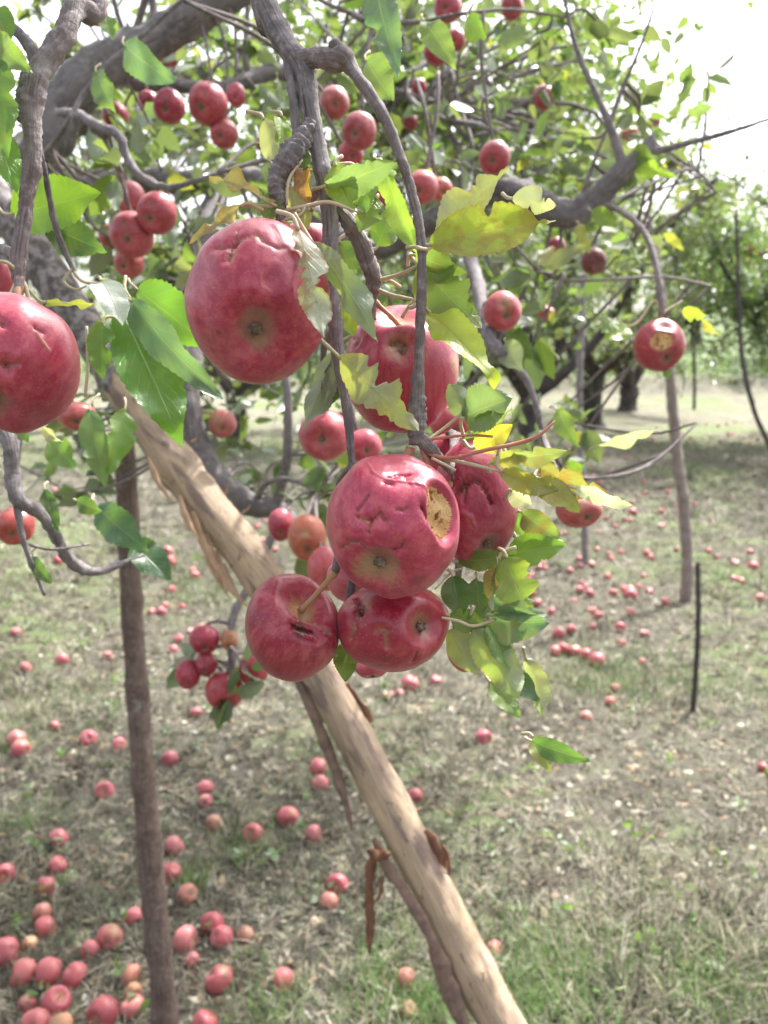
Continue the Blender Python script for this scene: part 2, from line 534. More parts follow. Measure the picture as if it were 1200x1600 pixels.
def hero_leaf(tree, b, t, wpx, col, alpha=.15, roll=0., fold=.25, curl=.4, wave=.03, bites=(), flip=False, twist=0., pet=None, seed=None, label=None, petmat=None):
    """b,t: (px,py,depth) of the leaf's foot and tip; wpx: its width in photo pixels; roll: turn about its own axis."""
    global N_LEAF
    N_LEAF += 1
    seed = seed if seed is not None else N_LEAF
    rr_ = random.Random(seed * 7 + 1)
    if not bites:
        bites = tuple((rr_.uniform(.2, .95), rr_.choice((-1, 1)), rr_.uniform(.03, .09), rr_.uniform(.15, .5)) for _ in range(rr_.choice((0, 0, 1, 1, 2))))
    twist = twist or rr_.uniform(-.5, .5); wave = wave * rr_.uniform(.8, 2.0)
    B, T = P(*b), P(*t)
    ax = T - B; L = np.linalg.norm(ax) * (1 + .05 * abs(curl))
    W = wpx / F * (b[2] + t[2]) / 2
    V, Fc, uv = leaf_data(L, W, 60, 8, fold, curl, wave, twist, bites, .07, seed)
    me = np_mesh('leaf', V, Fc, LEAF, True, uv)
    view = unit(C0 - B)
    n = -view if flip else view
    M = frame_from(ax, n)
    M = M @ Matrix.Rotation(roll, 3, 'X') @ Matrix.Rotation(-curl / 2, 3, 'Y')
    o = link('leaf', me, tree, Vector(B) - tree.location)
    o.rotation_euler = M.to_euler()
    o.color = (*col, alpha)
    if label: o['label'] = label
    if pet is None:
        pet = (-.22 * L, 0.012 * random.uniform(-1, 1), -.004)
    if pet:
        pth = spline([(0.02 * L, 0, 0), (pet[0] * .5, pet[1] * .2, 0), pet], 8)
        V, Fc, uv, s = tube_data(pth, np.linspace(.0009, .0012, len(pth)), 6)
        link('petiole', np_mesh('petiole', V, Fc, petmat or STALKP, True, uv), o)
    return o


def leaf_cloud(pos, size, tints, seed=0, droop=.3, flat=None):
    """many leaves in one mesh: 9 vertices and 8 triangles each"""
    rg = np.random.default_rng(seed); n = len(pos)
    x = rg.normal(size=(n, 3)); x[:, 2] = x[:, 2] * .6 - droop; x /= np.linalg.norm(x, axis=1)[:, None]
    nn = rg.normal(size=(n, 3)) + np.array([0, 0, .9]); nn -= x * (nn * x).sum(1)[:, None]; nn /= np.linalg.norm(nn, axis=1)[:, None]
    y = np.cross(nn, x)
    sz = size * rg.uniform(.65, 1.2, n)
    wd = rg.uniform(.2, .3, n); fo = rg.uniform(.0, .16, n); cu = rg.uniform(-.05, .25, n)
    prof = [(0, 0, 0), (.33, 0, 0), (.68, 0, 0), (1, 0, 0), (.25, -1, .8), (.65, -1, .8), (.25, 1, .8), (.65, 1, .8)]
    pts = np.zeros((n, 8, 3))
    for k, (a, s, h) in enumerate(prof):
        ww = wd * (1.0 if a < .5 else .82) * s
        hh = fo * h - cu * a * a
        pts[:, k] = pos + sz[:, None] * (x * a + y * ww[:, None] + nn * hh[:, None])
    f = np.array([(0, 1, 4), (1, 5, 4), (1, 2, 5), (2, 3, 5), (0, 6, 1), (1, 6, 7), (1, 7, 2), (2, 7, 3)])
    Fc = (np.arange(n)[:, None, None] * 8 + f[None]).reshape(-1, 3)
    return pts.reshape(-1, 3), Fc, np.repeat(tints, 8, 0)


GREENS = np.array([(.06, .12, .04), (.075, .15, .04), (.1, .18, .05), (.055, .1, .06), (.12, .15, .095), (.085, .12, .08)])


def green_tints(n, rg, dark=1., grey=0.):
    t = GREENS[rg.integers(0, len(GREENS), n)] * rg.uniform(.75, 1.25, (n, 1)) * dark
    gb_ = rg.random((n, 1)) * grey
    t = t * (1 - gb_) + np.array([.12, .1, .09]) * gb_
    y = rg.random(n) < .03
    t[y] = np.array([.26, .26, .06]) * rg.uniform(.7, 1.1, (y.sum(), 1))
    return np.clip(t, .01, .6)


# ------------------------------------------------------------------ apples
def seg_dist(D, a, b):
    ab = b - a; t = np.clip(((D - a) @ ab) / (ab @ ab + 1e-9), 0, 1)
    return np.linalg.norm(D - a - t[:, None] * ab, axis=1)


def apple_data(nphi, nth, seed, h=.9, lumps=.03, stem_d=.34, cal_d=.22, lobes=.025):
    """unit apple, stem towards +Z"""
    rg = np.random.default_rng(seed)
    th = np.linspace(0, np.pi, nth + 1); ph = np.linspace(0, 2 * np.pi, nphi, endpoint=False)
    TH, PH = np.meshgrid(th, ph, indexing='ij')
    r = np.sin(TH) ** .88 * (1 + .05 * np.cos(TH) + .015 * np.sin(2 * TH))
    z = h * np.cos(TH) * (1 + .03 * np.cos(TH))
    z -= stem_d * np.exp(-(TH / .40) ** 2)
    z += cal_d * np.exp(-((np.pi - TH) / .34) ** 2)
    lob = 1 + lobes * np.cos(5 * PH + rg.uniform(0, 6)) * np.clip((TH - 1.2) / 1.9, 0, 1) + lobes * .5 * np.cos(2 * PH + rg.uniform(0, 6))
    r = r * lob
    z = z * (1 + lobes * .8 * np.cos(PH + rg.uniform(0, 6)) * np.sin(TH))
    V = np.stack([r * np.cos(PH), r * np.sin(PH), z], -1).reshape(-1, 3)
    D = V / (np.linalg.norm(V, axis=1)[:, None] + 1e-6)
    k = np.zeros(len(V))
    for i in range(9):
        q = rg.normal(size=3) * rg.uniform(1.5, 4.5); k += np.sin(D @ q + rg.uniform(0, 6.28))
    V = V * (1 + lumps * k / 5)[:, None]
    i = np.arange(nth)[:, None]; j = np.arange(nphi)[None]; j2 = (j + 1) % nphi
    Fc = np.stack([i * nphi + j, (i + 1) * nphi + j, (i + 1) * nphi + j2, i * nphi + j2], -1).reshape(-1, 4)
    return V, Fc, np.cos(TH).ravel()


def carve(V, D, marks):
    """hail scars: grooves, dents, ridges, wounds. D: unit directions in which the marks are given."""
    n = len(V); scar = np.zeros(n); flesh = np.zeros(n); stain = np.zeros(n); dark = np.zeros(n); disp = np.zeros(n)
    rough = np.zeros(n)
    for q in range(14):
        v = np.random.default_rng(q + 5).normal(size=3) * (18 + 4 * q); rough += np.sin(D @ v + q)
    rough /= 5
    slow = sum(np.sin(D @ (np.random.default_rng(q + 90).normal(size=3) * 7) + q) for q in range(5)) / 2
    for mk in marks:
        kind = mk[0]
        if kind in ('g', 'r'):
            _, pts, wd, dp, sc = mk
            d = np.full(n, 9.)
            for a, b in zip(pts[:-1], pts[1:]): d = np.minimum(d, seg_dist(D, a, b))
            d2 = d + rough * wd * .25
            g = np.exp(-(d2 / wd) ** 2)
            if kind == 'g':
                disp -= 1.3 * dp * (.5 * np.exp(-(d2 / (wd * 1.8)) ** 2) + .55 * np.exp(-(d2 / (wd * .5)) ** 2))
                dark = np.maximum(dark, .6 * np.exp(-(d2 / (wd * .55)) ** 2))
            else: disp += dp * .55 * np.exp(-(d2 / (wd * .7)) ** 2)
            scar = np.maximum(scar, sc * np.exp(-(d2 / (wd * (.7 if kind == 'g' else .9))) ** 2))
        elif kind == 'd':
            _, c, rd, dp = mk
            d = np.linalg.norm(D - c, axis=1)
            disp -= dp * np.exp(-(d / rd) ** 2); disp += dp * .15 * np.exp(-((d - rd * 1.7) / (rd * .6)) ** 2)
        elif kind == 'b':
            _, c, ax, rx, ry, dp = mk
            dv = D - c; e1 = unit(ax - c * np.dot(ax, c)); e2 = np.cross(c, e1)
            q = np.sqrt((dv @ e1 / rx) ** 2 + (dv @ e2 / ry) ** 2 + (np.minimum(D @ c, .3) - .3) ** 2 * 50) + slow * .05
            g = 1 / (1 + np.exp((q - 1) * 11))
            disp -= dp * g * (1 + .3 * slow); disp += .02 * np.exp(-((q - 1.22) / .14) ** 2)
            flesh = np.maximum(flesh, np.clip((1.02 - q) * 14 + .5, 0, 1))
        elif kind == 's':
            _, c, rd, am = mk
            d = np.linalg.norm(D - c, axis=1) + rough * rd * .3
            stain = np.maximum(stain, am * np.clip(1.5 - d / rd, 0, 1))
        elif kind == 'k':
            _, c, rd, am = mk
            d = np.linalg.norm(D - c, axis=1) + rough * rd * .3
            dark = np.maximum(dark, am * np.clip(1.5 - d / rd, 0, 1))
    V = V + unit_rows(V) * disp[:, None]
    return V, dict(scar=np.clip(scar, 0, 1), stain=np.clip(stain, 0, 1), dark=np.clip(dark, 0, 1)), flesh


def unit_rows(V):
    return V / (np.linalg.norm(V, axis=1)[:, None] + 1e-6)


def stem_mesh(V_top, tip, r=.0016, seed=0):
    p = spline([V_top, (V_top + tip) / 2 + np.array([.002, .001, 0]), tip], 10)
    rr = np.full(len(p), r); rr[-2:] *= 1.5; rr[0] *= 1.3
    V, Fc, uv, s = tube_data(p, rr, 8, .1, 0, seed)
    return np_mesh('stem', V, Fc, STALK, True, uv)


def calyx_mesh(R, z, seed=0):
    rg = np.random.default_rng(seed); parts = []
    for k in range(5):
        a = k * 1.2566 + rg.uniform(-.2, .2)
        d = np.array([math.cos(a), math.sin(a), 0])
        p = spline([d * .03 * R + (0, 0, z + .03 * R), d * .07 * R + (0, 0, z - .03 * R), d * (.05 + .07 * rg.random()) * R + (0, 0, z - (.06 + .04 * rg.random()) * R)], 5)
        parts.append(tube_data(p, np.linspace(.04, .012, len(p)) * R, 6, .4, 0, k))
    p = np.array([(0, 0, z + .04 * R), (0, 0, z - .03 * R), (0, 0, z - .05 * R)])
    parts.append(tube_data(p, np.array([.09, .075, .03]) * R, 8, .1, 0, 9))
    V, Fc, uv = joined(parts)
    return np_mesh('calyx', V, Fc, DRY, True, uv)


def cam_dir(u, v, side=1):
    w = math.sqrt(max(0, 1 - u * u - v * v)) * side
    return np.array([u, v, w])


def hero_apple(cx, cy, Rx, Ry, d, calyx, marks, col, seed, label, stem_tip=None, h=.92, group='hail scarred apples on the near branch', lumps=.03, res=(170, 110), calyx_side=1, stem_vec=None, name='hanging_apple', cat='apple', cal_d=.2, stem_d=.34):
    """calyx: image offset (unit disc) of the apple's eye, in camera axes."""
    cd = cam_dir(*calyx, calyx_side)
    if stem_vec is not None: cd = -np.asarray(stem_vec, float)
    z = -unit(cd)
    a = np.array([0, 1, 0]) if abs(z[1]) < .8 else np.array([1, 0, 0])
    x = unit(np.cross(a, z)); y = np.cross(z, x)
    Rl2c = np.stack([x, y, z], 1)                           # local -> camera axes
    V, Fc, lat = apple_data(res[0], res[1], seed, h, lumps, stem_d, cal_d)
    Vc = V @ Rl2c.T
    ext = np.array([np.abs(Vc[:, 0]).max(), np.abs(Vc[:, 1]).max()])
    mid = np.array([(Vc[:, 0].max() + Vc[:, 0].min()) / 2, (Vc[:, 1].max() + Vc[:, 1].min()) / 2])
    ext = np.array([(Vc[:, 0].max() - Vc[:, 0].min()) / 2, (Vc[:, 1].max() - Vc[:, 1].min()) / 2])
    Vc[:, :2] = (Vc[:, :2] - mid) / ext
    Vc[:, 1] *= Ry / Rx
    D = unit_rows(Vc * np.array([1, Rx / Ry, 1]))

    def q(p):
        u, v = (p[0] - cx) / Rx, -(p[1] - cy) / Ry
        l = math.hypot(u, v)
        if l > .98: u, v = u / l * .98, v / l * .98
        return cam_dir(u, v)
    mks = []
    for mk in marks:
        k = mk[0]
        if k in ('g', 'r'): mks.append((k, [q(p) for p in mk[1]], mk[2], mk[3], mk[4]))
        elif k == 'b': mks.append((k, q(mk[1]), np.array([math.cos(mk[2]), math.sin(mk[2]), 0]), mk[3], mk[4], mk[5]))
        else: mks.append((k, q(mk[1]), *mk[2:]))
    Vc, at, flesh = carve(Vc, D, mks)
    at['lat'] = lat
    R = Rx / F * d
    Vl = (Vc @ Rl2c) * R
    ff = flesh[Fc].mean(1)
    me = np_mesh('apple', Vl, Fc[ff < .5], SKIN, True, None, at)
    o = link(name, me, None, P(cx, cy, d))
    M = CB.T @ Rl2c
    o.rotation_euler = Matrix(M.tolist()).to_euler()
    o.color = (*col, 1)
    tag(o, label, cat, group)
    if (ff >= .5).any():
        link('exposed_flesh', np_mesh('flesh', Vl, Fc[ff >= .5], FLESH), o)
    nphi = res[0]
    top = Vl[:nphi].mean(0); bot = Vl[-nphi:].mean(0)
    link('calyx', calyx_mesh(R, bot[2] - .02 * R, seed), o).location = (bot[0], bot[1], 0)
    if stem_tip is not None:
        tw = np.array([stem_tip[0], stem_tip[1], stem_tip[2]])
        tl = M.T @ (P(*tw) - P(cx, cy, d))
    else:
        tl = top + np.array([.004, .003, R * .55])
    link('stem', stem_mesh(top, tl, .0015, seed), o)
    return o


# ================================================================== GROUND
def build_ground():
    ys = np.concatenate([np.arange(-12, 1, 1.0), np.arange(1, 9, .07), np.arange(9, 45, .3), np.array([50, 60, 80, 120])])
    tx = np.linspace(-1, 1, 161)
    xs = np.sign(tx) * (np.abs(tx) * 8 + np.abs(tx) ** 5 * 110)
    X, Y = np.meshgrid(xs, ys, indexing='ij')
    Z = terrain(X, Y)
    near = np.exp(-((Y - 4) / 6) ** 2)
    Z = Z + near * .014 * (np.sin(X * 23 + 3 * np.sin(Y * 7)) * np.sin(Y * 19 + X * 5) + np.sin(X * 41 - Y * 31))
    V = np.stack([X, Y, Z], -1).reshape(-1, 3)
    ny = len(ys); i = np.arange(len(xs) - 1)[:, None]; j = np.arange(ny - 1)[None]
    Fc = np.stack([i * ny + j, (i + 1) * ny + j, (i + 1) * ny + j + 1, i * ny + j + 1], -1).reshape(-1, 4)
    o = link('ground', np_mesh('ground', V, Fc, GROUND)); o['kind'] = 'structure'


build_ground()


def ground_points(n, rg, y0, y1, power=1.7, xmul=.62):
    """denser near the camera"""
    t = rg.random(n); y = y0 * (y1 / y0) ** (t ** (1 / 1.0))
    x = rg.uniform(-1, 1, n) * (y * xmul + .4)
    return x, y


def blades(name, x, y, L, W, tint, lean, mat, seed, base_lift=0.):
    rg = np.random.default_rng(seed); n = len(x)
    z = terrain(x, y) + base_lift
    a = rg.uniform(0, 6.283, n); d = np.stack([np.cos(a), np.sin(a), np.zeros(n)], 1); s = np.stack([-np.sin(a), np.cos(a), np.zeros(n)], 1)
    el = lean + rg.normal(0, .25, n)
    b = np.stack([x, y, z], 1)
    V = np.zeros((n, 6, 3)); bend = rg.uniform(-.4, .9, n)
    cur = b.copy()
    for k in range(3):
        e = np.clip(el - bend * k * .7, -.12, 1.5)
        wk = W * (1, .8, .12)[k]
        V[:, 2 * k] = cur - s * wk[:, None] * .5; V[:, 2 * k + 1] = cur + s * wk[:, None] * .5
        cur = cur + (d * np.cos(e)[:, None] + np.array([0, 0, 1]) * np.sin(e)[:, None]) * (L / 2)[:, None]
        cur[:, 2] = np.maximum(cur[:, 2], z + .002)
    f = np.array([(0, 1, 3, 2), (2, 3, 5, 4)])
    Fc = (np.arange(n)[:, None, None] * 6 + f[None]).reshape(-1, 4)
    o = link(name, np_mesh(name, V.reshape(-1, 3), Fc, mat, False, None, None, np.repeat(tint, 6, 0)))
    o['kind'] = 'stuff'
    return o


def gnoise(x, y, s, seed=0):
    rg = np.random.default_rng(seed); k = np.zeros_like(x)
    for i in range(7):
        a = rg.uniform(0, 6.28); f = s * rg.uniform(.6, 1.8)
        k += np.sin(f * (x * math.cos(a) + y * math.sin(a)) + rg.uniform(0, 6.28))
    return k / 3


def build_litter():
    rg = np.random.default_rng(3)
    # dry straw lying on the ground
    n = 120000
    x, y = ground_points(n, rg, 1.4, 13)
    pal = np.array([(.26, .235, .17), (.21, .19, .145), (.14, .125, .1), (.37, .345, .285), (.07, .058, .046), (.16, .19, .11)])
    t = pal[rg.integers(0, 6, n)] * rg.uniform(.55, 1.25, (n, 1)) * (1 + .3 * np.clip(gnoise(x, y, 1.6, 21) + .6 * gnoise(x, y, 6, 22), -1.3, 1.3))[:, None]  # broad brightness patches put mottled shade into the straw colour
    L = rg.uniform(.02, .11, n) * np.clip(y / 4, 1, 2.0); W = rg.uniform(.0018, .0052, n) * np.clip(y / 3, 1, 3.0)
    blades('dry_straw', x, y, L, W, t, .12, TINTM, 4)
    # tufts of dead grass, arching outwards
    nt_, k = 5200, 16
    cx_, cy_ = ground_points(nt_, rg, 1.5, 10)
    sz = rg.uniform(.5, 1.25, nt_) * np.clip(.75 + .5 * gnoise(cx_, cy_, 2.5, 14), .35, 1.4)
    x = np.repeat(cx_, k) + rg.normal(0, 1, nt_ * k) * np.repeat(sz, k) * .03; y = np.repeat(cy_, k) + rg.normal(0, 1, nt_ * k) * np.repeat(sz, k) * .03
    t = np.repeat(pal[rg.choice(6, nt_, p=[.22, .22, .18, .1, .08, .2])], k, 0) * rg.uniform(.4, 1.5, (nt_ * k, 1)) * np.repeat(rg.uniform(.6, 1.4, (nt_, 1)), k, 0)
    blades('dead_grass', x, y, np.repeat(sz, k) * rg.uniform(.035, .1, nt_ * k), rg.uniform(.0025, .0055, nt_ * k) * np.clip(y / 3, 1, 2.2), t, .75, TINTM, 15)
    # standing dry stems
    n = 9000
    x, y = ground_points(n, rg, 1.5, 14)
    t = pal[rg.integers(0, 4, n)] * rg.uniform(.8, 1.3, (n, 1))
    blades('dry_stems', x, y, rg.uniform(.04, .12, n), rg.uniform(.0015, .003, n) * np.clip(y / 3, 1, 2.5), t, .8, TINTM, 5)
    # green grass in patches
    n = 60000
    x, y = ground_points(n, rg, 1.5, 20)
    keep = gnoise(x, y, 1.5, 2) + .7 * gnoise(x, y, 6, 3) > .8
    p0, _ = G(880, 1540); p1, _ = G(960, 1060); p2, _ = G(60, 1120)
    for (c, r) in ((p1, .45), (p2, .4)):
        keep |= (np.hypot(x - c[0], y - c[1]) < r * (1 + .3 * gnoise(x, y, 7, 5))) & (rg.random(len(x)) < .85)
    x, y = x[keep], y[keep]; n = len(x)
    pal = np.array([(.1, .19, .045), (.15, .25, .07), (.08, .15, .05), (.24, .3, .13)])
    t = pal[rg.integers(0, 4, n)] * rg.uniform(.75, 1.25, (n, 1))
    blades('grass', x, y, rg.uniform(.03, .09, n), rg.uniform(.0018, .0035, n) * np.clip(y / 3, 1, 3), t, 1.0, GRASSM, 6)
    # extra tufts of fine green grass near the pole foot
    xs, ys = [], []
    for (px, py, r, k) in ((880, 1520, .16, 1100), (820, 1580, .14, 900), (1130, 1560, .15, 300), (670, 1590, .08, 420), (960, 1070, .35, 900), (590, 1560, .12, 350),
                           (420, 1590, .1, 250), (300, 1380, .06, 140), (610, 1480, .1, 160), (40, 1290, .1, 140), (1060, 1500, .2, 350), (1150, 1080, .3, 500), (380, 1330, .1, 150), (700, 1430, .15, 260)):
        c, _ = G(px, py); xs.append(c[0] + rg.normal(0, r * .6, k)); ys.append(c[1] + rg.normal(0, r * .6, k))
    x = np.concatenate(xs); y = np.concatenate(ys); n = len(x)
    t = pal[rg.integers(0, 4, n)] * rg.uniform(.9, 1.5, (n, 1))
    blades('green_tufts', x, y, rg.uniform(.03, .1, n), rg.uniform(.0016, .003, n), t, 1.05, GRASSM, 7)
    # fallen dry leaves and pale scraps
    n = 15000
    x, y = ground_points(n, rg, 1.5, 14)
    pal = np.array([(.3, .22, .14), (.17, .12, .085), (.45, .41, .33), (.36, .31, .22), (.1, .075, .06), (.62, .6, .54), (.2, .2, .1)])
    t = pal[rg.choice(7, n, p=[.2, .22, .16, .15, .19, .02, .06])] * rg.uniform(.7, 1.2, (n, 1))
    pos = np.stack([x, y, terrain(x, y) + .012], 1)
    V, Fc, tt = leaf_cloud(pos, .042, t, 8, 0.0)
    zz = np.repeat(pos[:, 2], 8); V[:, 2] = np.maximum(zz - .008 + (V[:, 2] - zz) * .35, zz - .009)
    o = link('fallen_leaves', np_mesh('fallen_leaves', V, Fc, TINTM, True, None, None, tt)); o['kind'] = 'stuff'
    # little green weeds: rosettes of small round leaves
    n = 190
    x, y = ground_points(n, rg, 1.6, 8)
    k = 7; px = np.repeat(x, k) + rg.normal(0, .018, n * k); py = np.repeat(y, k) + rg.normal(0, .018, n * k)
    pos = np.stack([px, py, terrain(px, py) + rg.uniform(.015, .05, n * k)], 1)
    t = np.array([(.1, .2, .05)]) * rg.uniform(.6, 1.4, (n * k, 1))
    V, Fc, tt = leaf_cloud(pos, .03, t, 9, -.2)
    o = link('low_weeds', np_mesh('low_weeds', V, Fc, LEAFC, True, None, None, tt)); o['kind'] = 'stuff'


build_litter()

# ================================================================== BACKGROUND TREES
def limb_path(p, d, L, n, rg, up=.25, wob=.25):
    pts = [np.array(p)]; d = unit(d)
    for k in range(n):
        d = unit(d + rg.normal(0, wob, 3) * .6 + np.array([0, 0, up * .3]))
        pts.append(pts[-1] + d * L / n)
    return np.array(pts), d


def orchard_tree(base, H, spread, trunk_r, trunk_h, label, seed, nleaf, limbs=None, leaf=.075, dark=1., crown_low=.35, hang=0, group='old apple trees in the orchard behind', lean=(0, 0), name='orchard_tree'):
    rg = np.random.default_rng(seed)
    base = np.array(base); base[2] = terrain(base[0], base[1]) - .05
    t = empty(name, base, label, 'tree', group)
    top = np.array([lean[0], lean[1], trunk_h])
    tp = spline([(0, 0, 0), top * .5 + rg.normal(0, .03, 3), top], 9)
    rr = trunk_r * np.array([1.5, 1.15] + [1] * (len(tp) - 2)); rr = np.interp(np.arange(len(tp)), np.arange(len(rr)), rr)
    V, Fc, uv, s = tube_data(tp, rr, 12, .16, 0, seed)
    link('trunk', np_mesh('trunk', V, Fc, BARKD, True, uv), t)
    limbs = limbs or [(a + rg.uniform(-.3, .3), rg.uniform(.5, 1.0)) for a in np.linspace(0, 6.28, 6)[:5]]
    pts, twigs = [], []
    for k, (az, el) in enumerate(limbs):
        d = np.array([math.cos(az) * math.cos(el), math.sin(az) * math.cos(el), math.sin(el)])
        L = (H - trunk_h) * rg.uniform(.75, 1.0) * (1 if el > .6 else .9)
        path, _ = limb_path(top - np.array([0, 0, .05]), d * np.array([spread, spread, 1]), L, 6, rg)
        sp = spline(path, 18)
        V, Fc, uv, s = tube_data(sp, np.linspace(trunk_r * .62, .02, len(sp)), 8, .14, 0, seed + k)
        link('limb', np_mesh('limb', V, Fc, BARKD, True, uv), t)
        for q in range(9):
            i = rg.integers(4, len(sp)); dd = unit(rg.normal(size=3) * np.array([1, 1, .7]) + (sp[min(i, len(sp) - 1)] - sp[i - 1]) * 2)
            p2, _ = limb_path(sp[i], dd, rg.uniform(.45, 1.0) * H / 4.5, 5, rg, .0, .45)
            s2 = spline(p2, 9); twigs.append(tube_data(s2, np.linspace(.018, .006, len(s2)), 5, .1, 0, q)); pts.append(s2[2:])
            for r in range(3):
                i2 = rg.integers(2, len(s2)); p3, _ = limb_path(s2[i2], rg.normal(size=3) + np.array([0, 0, .1]), rg.uniform(.25, .55) * H / 4.5, 4, rg, 0, .4)
                s3 = spline(p3, 6); twigs.append(tube_data(s3, np.linspace(.008, .003, len(s3)), 4, 0, 0, r)); pts.append(s3)
    V, Fc, uv = joined(twigs)
    o = link('twigs', np_mesh('twigs', V, Fc, BARKD, True, uv), t); o['kind'] = 'stuff'
    pts = np.vstack(pts)
    pos = pts[rg.integers(0, len(pts), nleaf)] + rg.normal(0, .09 * H / 4.5, (nleaf, 3))
    pos = pos[pos[:, 2] > crown_low * H * .8 + rg.normal(0, .15, nleaf)]
    V, Fc, tt = leaf_cloud(pos, leaf, green_tints(len(pos), rg, dark, .0 if dark > 1 else .75), seed)
    o = link('crown', np_mesh('crown', V, Fc, LEAFC, True, None, None, tt), t); o['kind'] = 'stuff'
    return t, pts + base


far_pts = []
b, d = G(825, 690)
T, p = orchard_tree(b, 6.2, .8, .16, .75, 'orchard tree with thick limbs leaning right behind the thin post', 21, 13500, [(.75, .7), (1.7, 1.05), (2.9, .7), (4.2, .6), (5.6, .55)], crown_low=.22); far_pts.append(p)
b, d = G(926, 668)
T, p = orchard_tree(b, 5.8, .8, .17, 1.0, 'short dark trunk orchard tree left of the twin forked one', 22, 13500, [(.5, .9), (1.5, .8), (2.7, .5), (3.6, .8), (5.2, .6)], crown_low=.22); far_pts.append(p)
b, d = G(981, 641)
T, p = orchard_tree(b, 5.4, .8, .2, .55, 'far orchard tree whose trunk forks low into a V', 23, 13500, [(.25, 1.05), (2.9, 1.05), (1.6, .8), (4.5, .7)], crown_low=.4); far_pts.append(p)
b, d = G(1222, 690)
T, p = orchard_tree(b, 4.6, .9, .12, 1.3, 'bright leafy orchard tree at the right edge of the picture', 24, 15000, [(2.9, .8), (3.4, .3), (2.2, .9), (1.2, .7), (5.0, .6), (3.9, .5), (4.5, .3)], dark=1.1, crown_low=.12, leaf=.085); far_pts.append(p)
b, d = G(370, 700)
T, p = orchard_tree(b, 4.4, 1.0, .15, .9, 'orchard tree behind the curved brown limb', 25, 7000); far_pts.append(p)
b, d = G(620, 672)
T, p = orchard_tree(b, 4.6, 1.0, .17, .9, 'orchard tree hidden behind the red apple bunch', 26, 8000); far_pts.append(p)
b, d = G(95, 672)
T, p = orchard_tree(b, 4.6, 1.0, .17, 1.2, 'orchard tree far behind the leaning pole top', 27, 7000, crown_low=.45); far_pts.append(p)
b, d = G(735, 650)
T, p = orchard_tree(b, 4.7, 1.0, .18, .9, 'orchard tree deep in shade between near apples and thin post', 28, 9500); far_pts.append(p)
FAR_L = ['tall tree on the far green slope seen past the right pole', 'tall dense tree on the slope behind the forked trunk', 'broad tree on the slope far behind the red apples',
         'rounded tree on the slope beyond the grey limb', 'tall tree on the slope far behind the leaning pole', 'tree on the slope at the far right edge']
for k, (px, dd, H) in enumerate(((1085, 33, 5.2), (900, 27, 6.5), (700, 30, 7), (500, 28, 7), (230, 30, 7), (1230, 27, 6.5))):
    q = P(px, 560, dd)
    orchard_tree((q[0], q[1], 0), H, .8, .22, 1.4, FAR_L[k], 40 + k, 10000, leaf=.22, dark=.9, crown_low=.06, group='trees on the far green slope', name='slope_tree')

# dark grassy bank with low scrub beyond the orchard
rg = np.random.default_rng(77)
n = 13000
x = rg.uniform(-22, 26, n); y = 21.2 + np.abs(rg.normal(0, 3.2, n))
hh = .25 + .75 * np.clip(gnoise(x, y, .9, 8), 0, 1)
pos = np.stack([x, y, terrain(x, y) + rg.uniform(0, 1, n) * hh], 1)
V, Fc, tt = leaf_cloud(pos, .13, green_tints(n, rg, .8), 12)
o = link('scrub', np_mesh('scrub', V, Fc, LEAFC, True, None, None, tt)); o['kind'] = 'stuff'

# ================================================================== THE NEAR APPLE TREE
tree_base = np.array([-1.55, 2.0, 0.0])
TREE = empty('apple_tree', tree_base, 'near apple tree whose grey limbs and leafy twigs cross the top of the picture', 'tree')
# trunk (beyond the left edge) and the limbs it carries
tube('trunk', [(-1.55, 2.0, -.05, .16), (-1.53, 2.0, .3, .125), (-1.5, 1.98, .8, .115), (-1.42, 1.95, 1.2, .11)], BARKB, TREE, 24, 16, .14, px=False)
fork = (-1.42, 1.95, 1.18, .09)


def W(px, py, d, wpx):
    return (*P(px, py, d), wpx / 2 / F * d)


def wtube(name, pts, mat, **k):
    return tube(name, pts, mat, TREE, px=False, **k)


wtube('limb', [fork, (-1.15, 1.75, 1.6, .06), W(-120, 420, 1.62, 62), W(20, 310, 1.55, 64), W(66, 235, 1.5, 64), W(105, 155, 1.5, 68), W(170, 98, 1.5, 66), W(240, 66, 1.5, 58), W(310, 22, 1.5, 54), W(400, -40, 1.5, 50), W(520, -160, 1.6, 42), (0.15, 1.9, 2.75, .02)], BARKB, n=80, seg=16, rough=.12)
wtube('limb', [fork, (-1.0, 2.05, 1.7, .05), W(60, 330, 2.0, 40), W(200, 285, 1.95, 38), W(330, 287, 1.9, 36), W(400, 280, 1.85, 36), W(480, 330, 1.75, 34), W(560, 385, 1.6, 32), W(610, 385, 1.55, 30), W(660, 358, 1.5, 32), W(720, 320, 1.45, 36), W(790, 298, 1.42, 42), W(850, 322, 1.4, 44), W(895, 335, 1.38, 46), W(930, 312, 1.36, 38), W(970, 272, 1.34, 30), W(1003, 240, 1.33, 26), W(1018, 218, 1.33, 20)], BARKB, n=110, seg=14, rough=.16)
wtube('branch', [W(1004, 236, 1.33, 18), W(1040, 233, 1.33, 11), W(1080, 222, 1.33, 9), W(1120, 212, 1.33, 8), W(1150, 203, 1.32, 7), W(1205, 185, 1.32, 4)], BARK, rough=.2)
wtube('branch', [W(975, 265, 1.34, 16), W(962, 220, 1.34, 14), W(940, 165, 1.34, 10), W(912, 105, 1.35, 9), W(896, 60, 1.35, 7), W(880, -10, 1.36, 5)], BARK, rough=.15)
wtube('branch', [W(952, 195, 1.34, 8), W(972, 140, 1.34, 7), W(998, 80, 1.34, 5), W(1022, 12, 1.34, 4)], BARK, rough=.12)
wtube('branch', [W(908, 330, 1.37, 10), W(915, 290, 1.36, 7), W(935, 235, 1.36, 5), W(950, 200, 1.36, 4)], BARK, rough=.12)
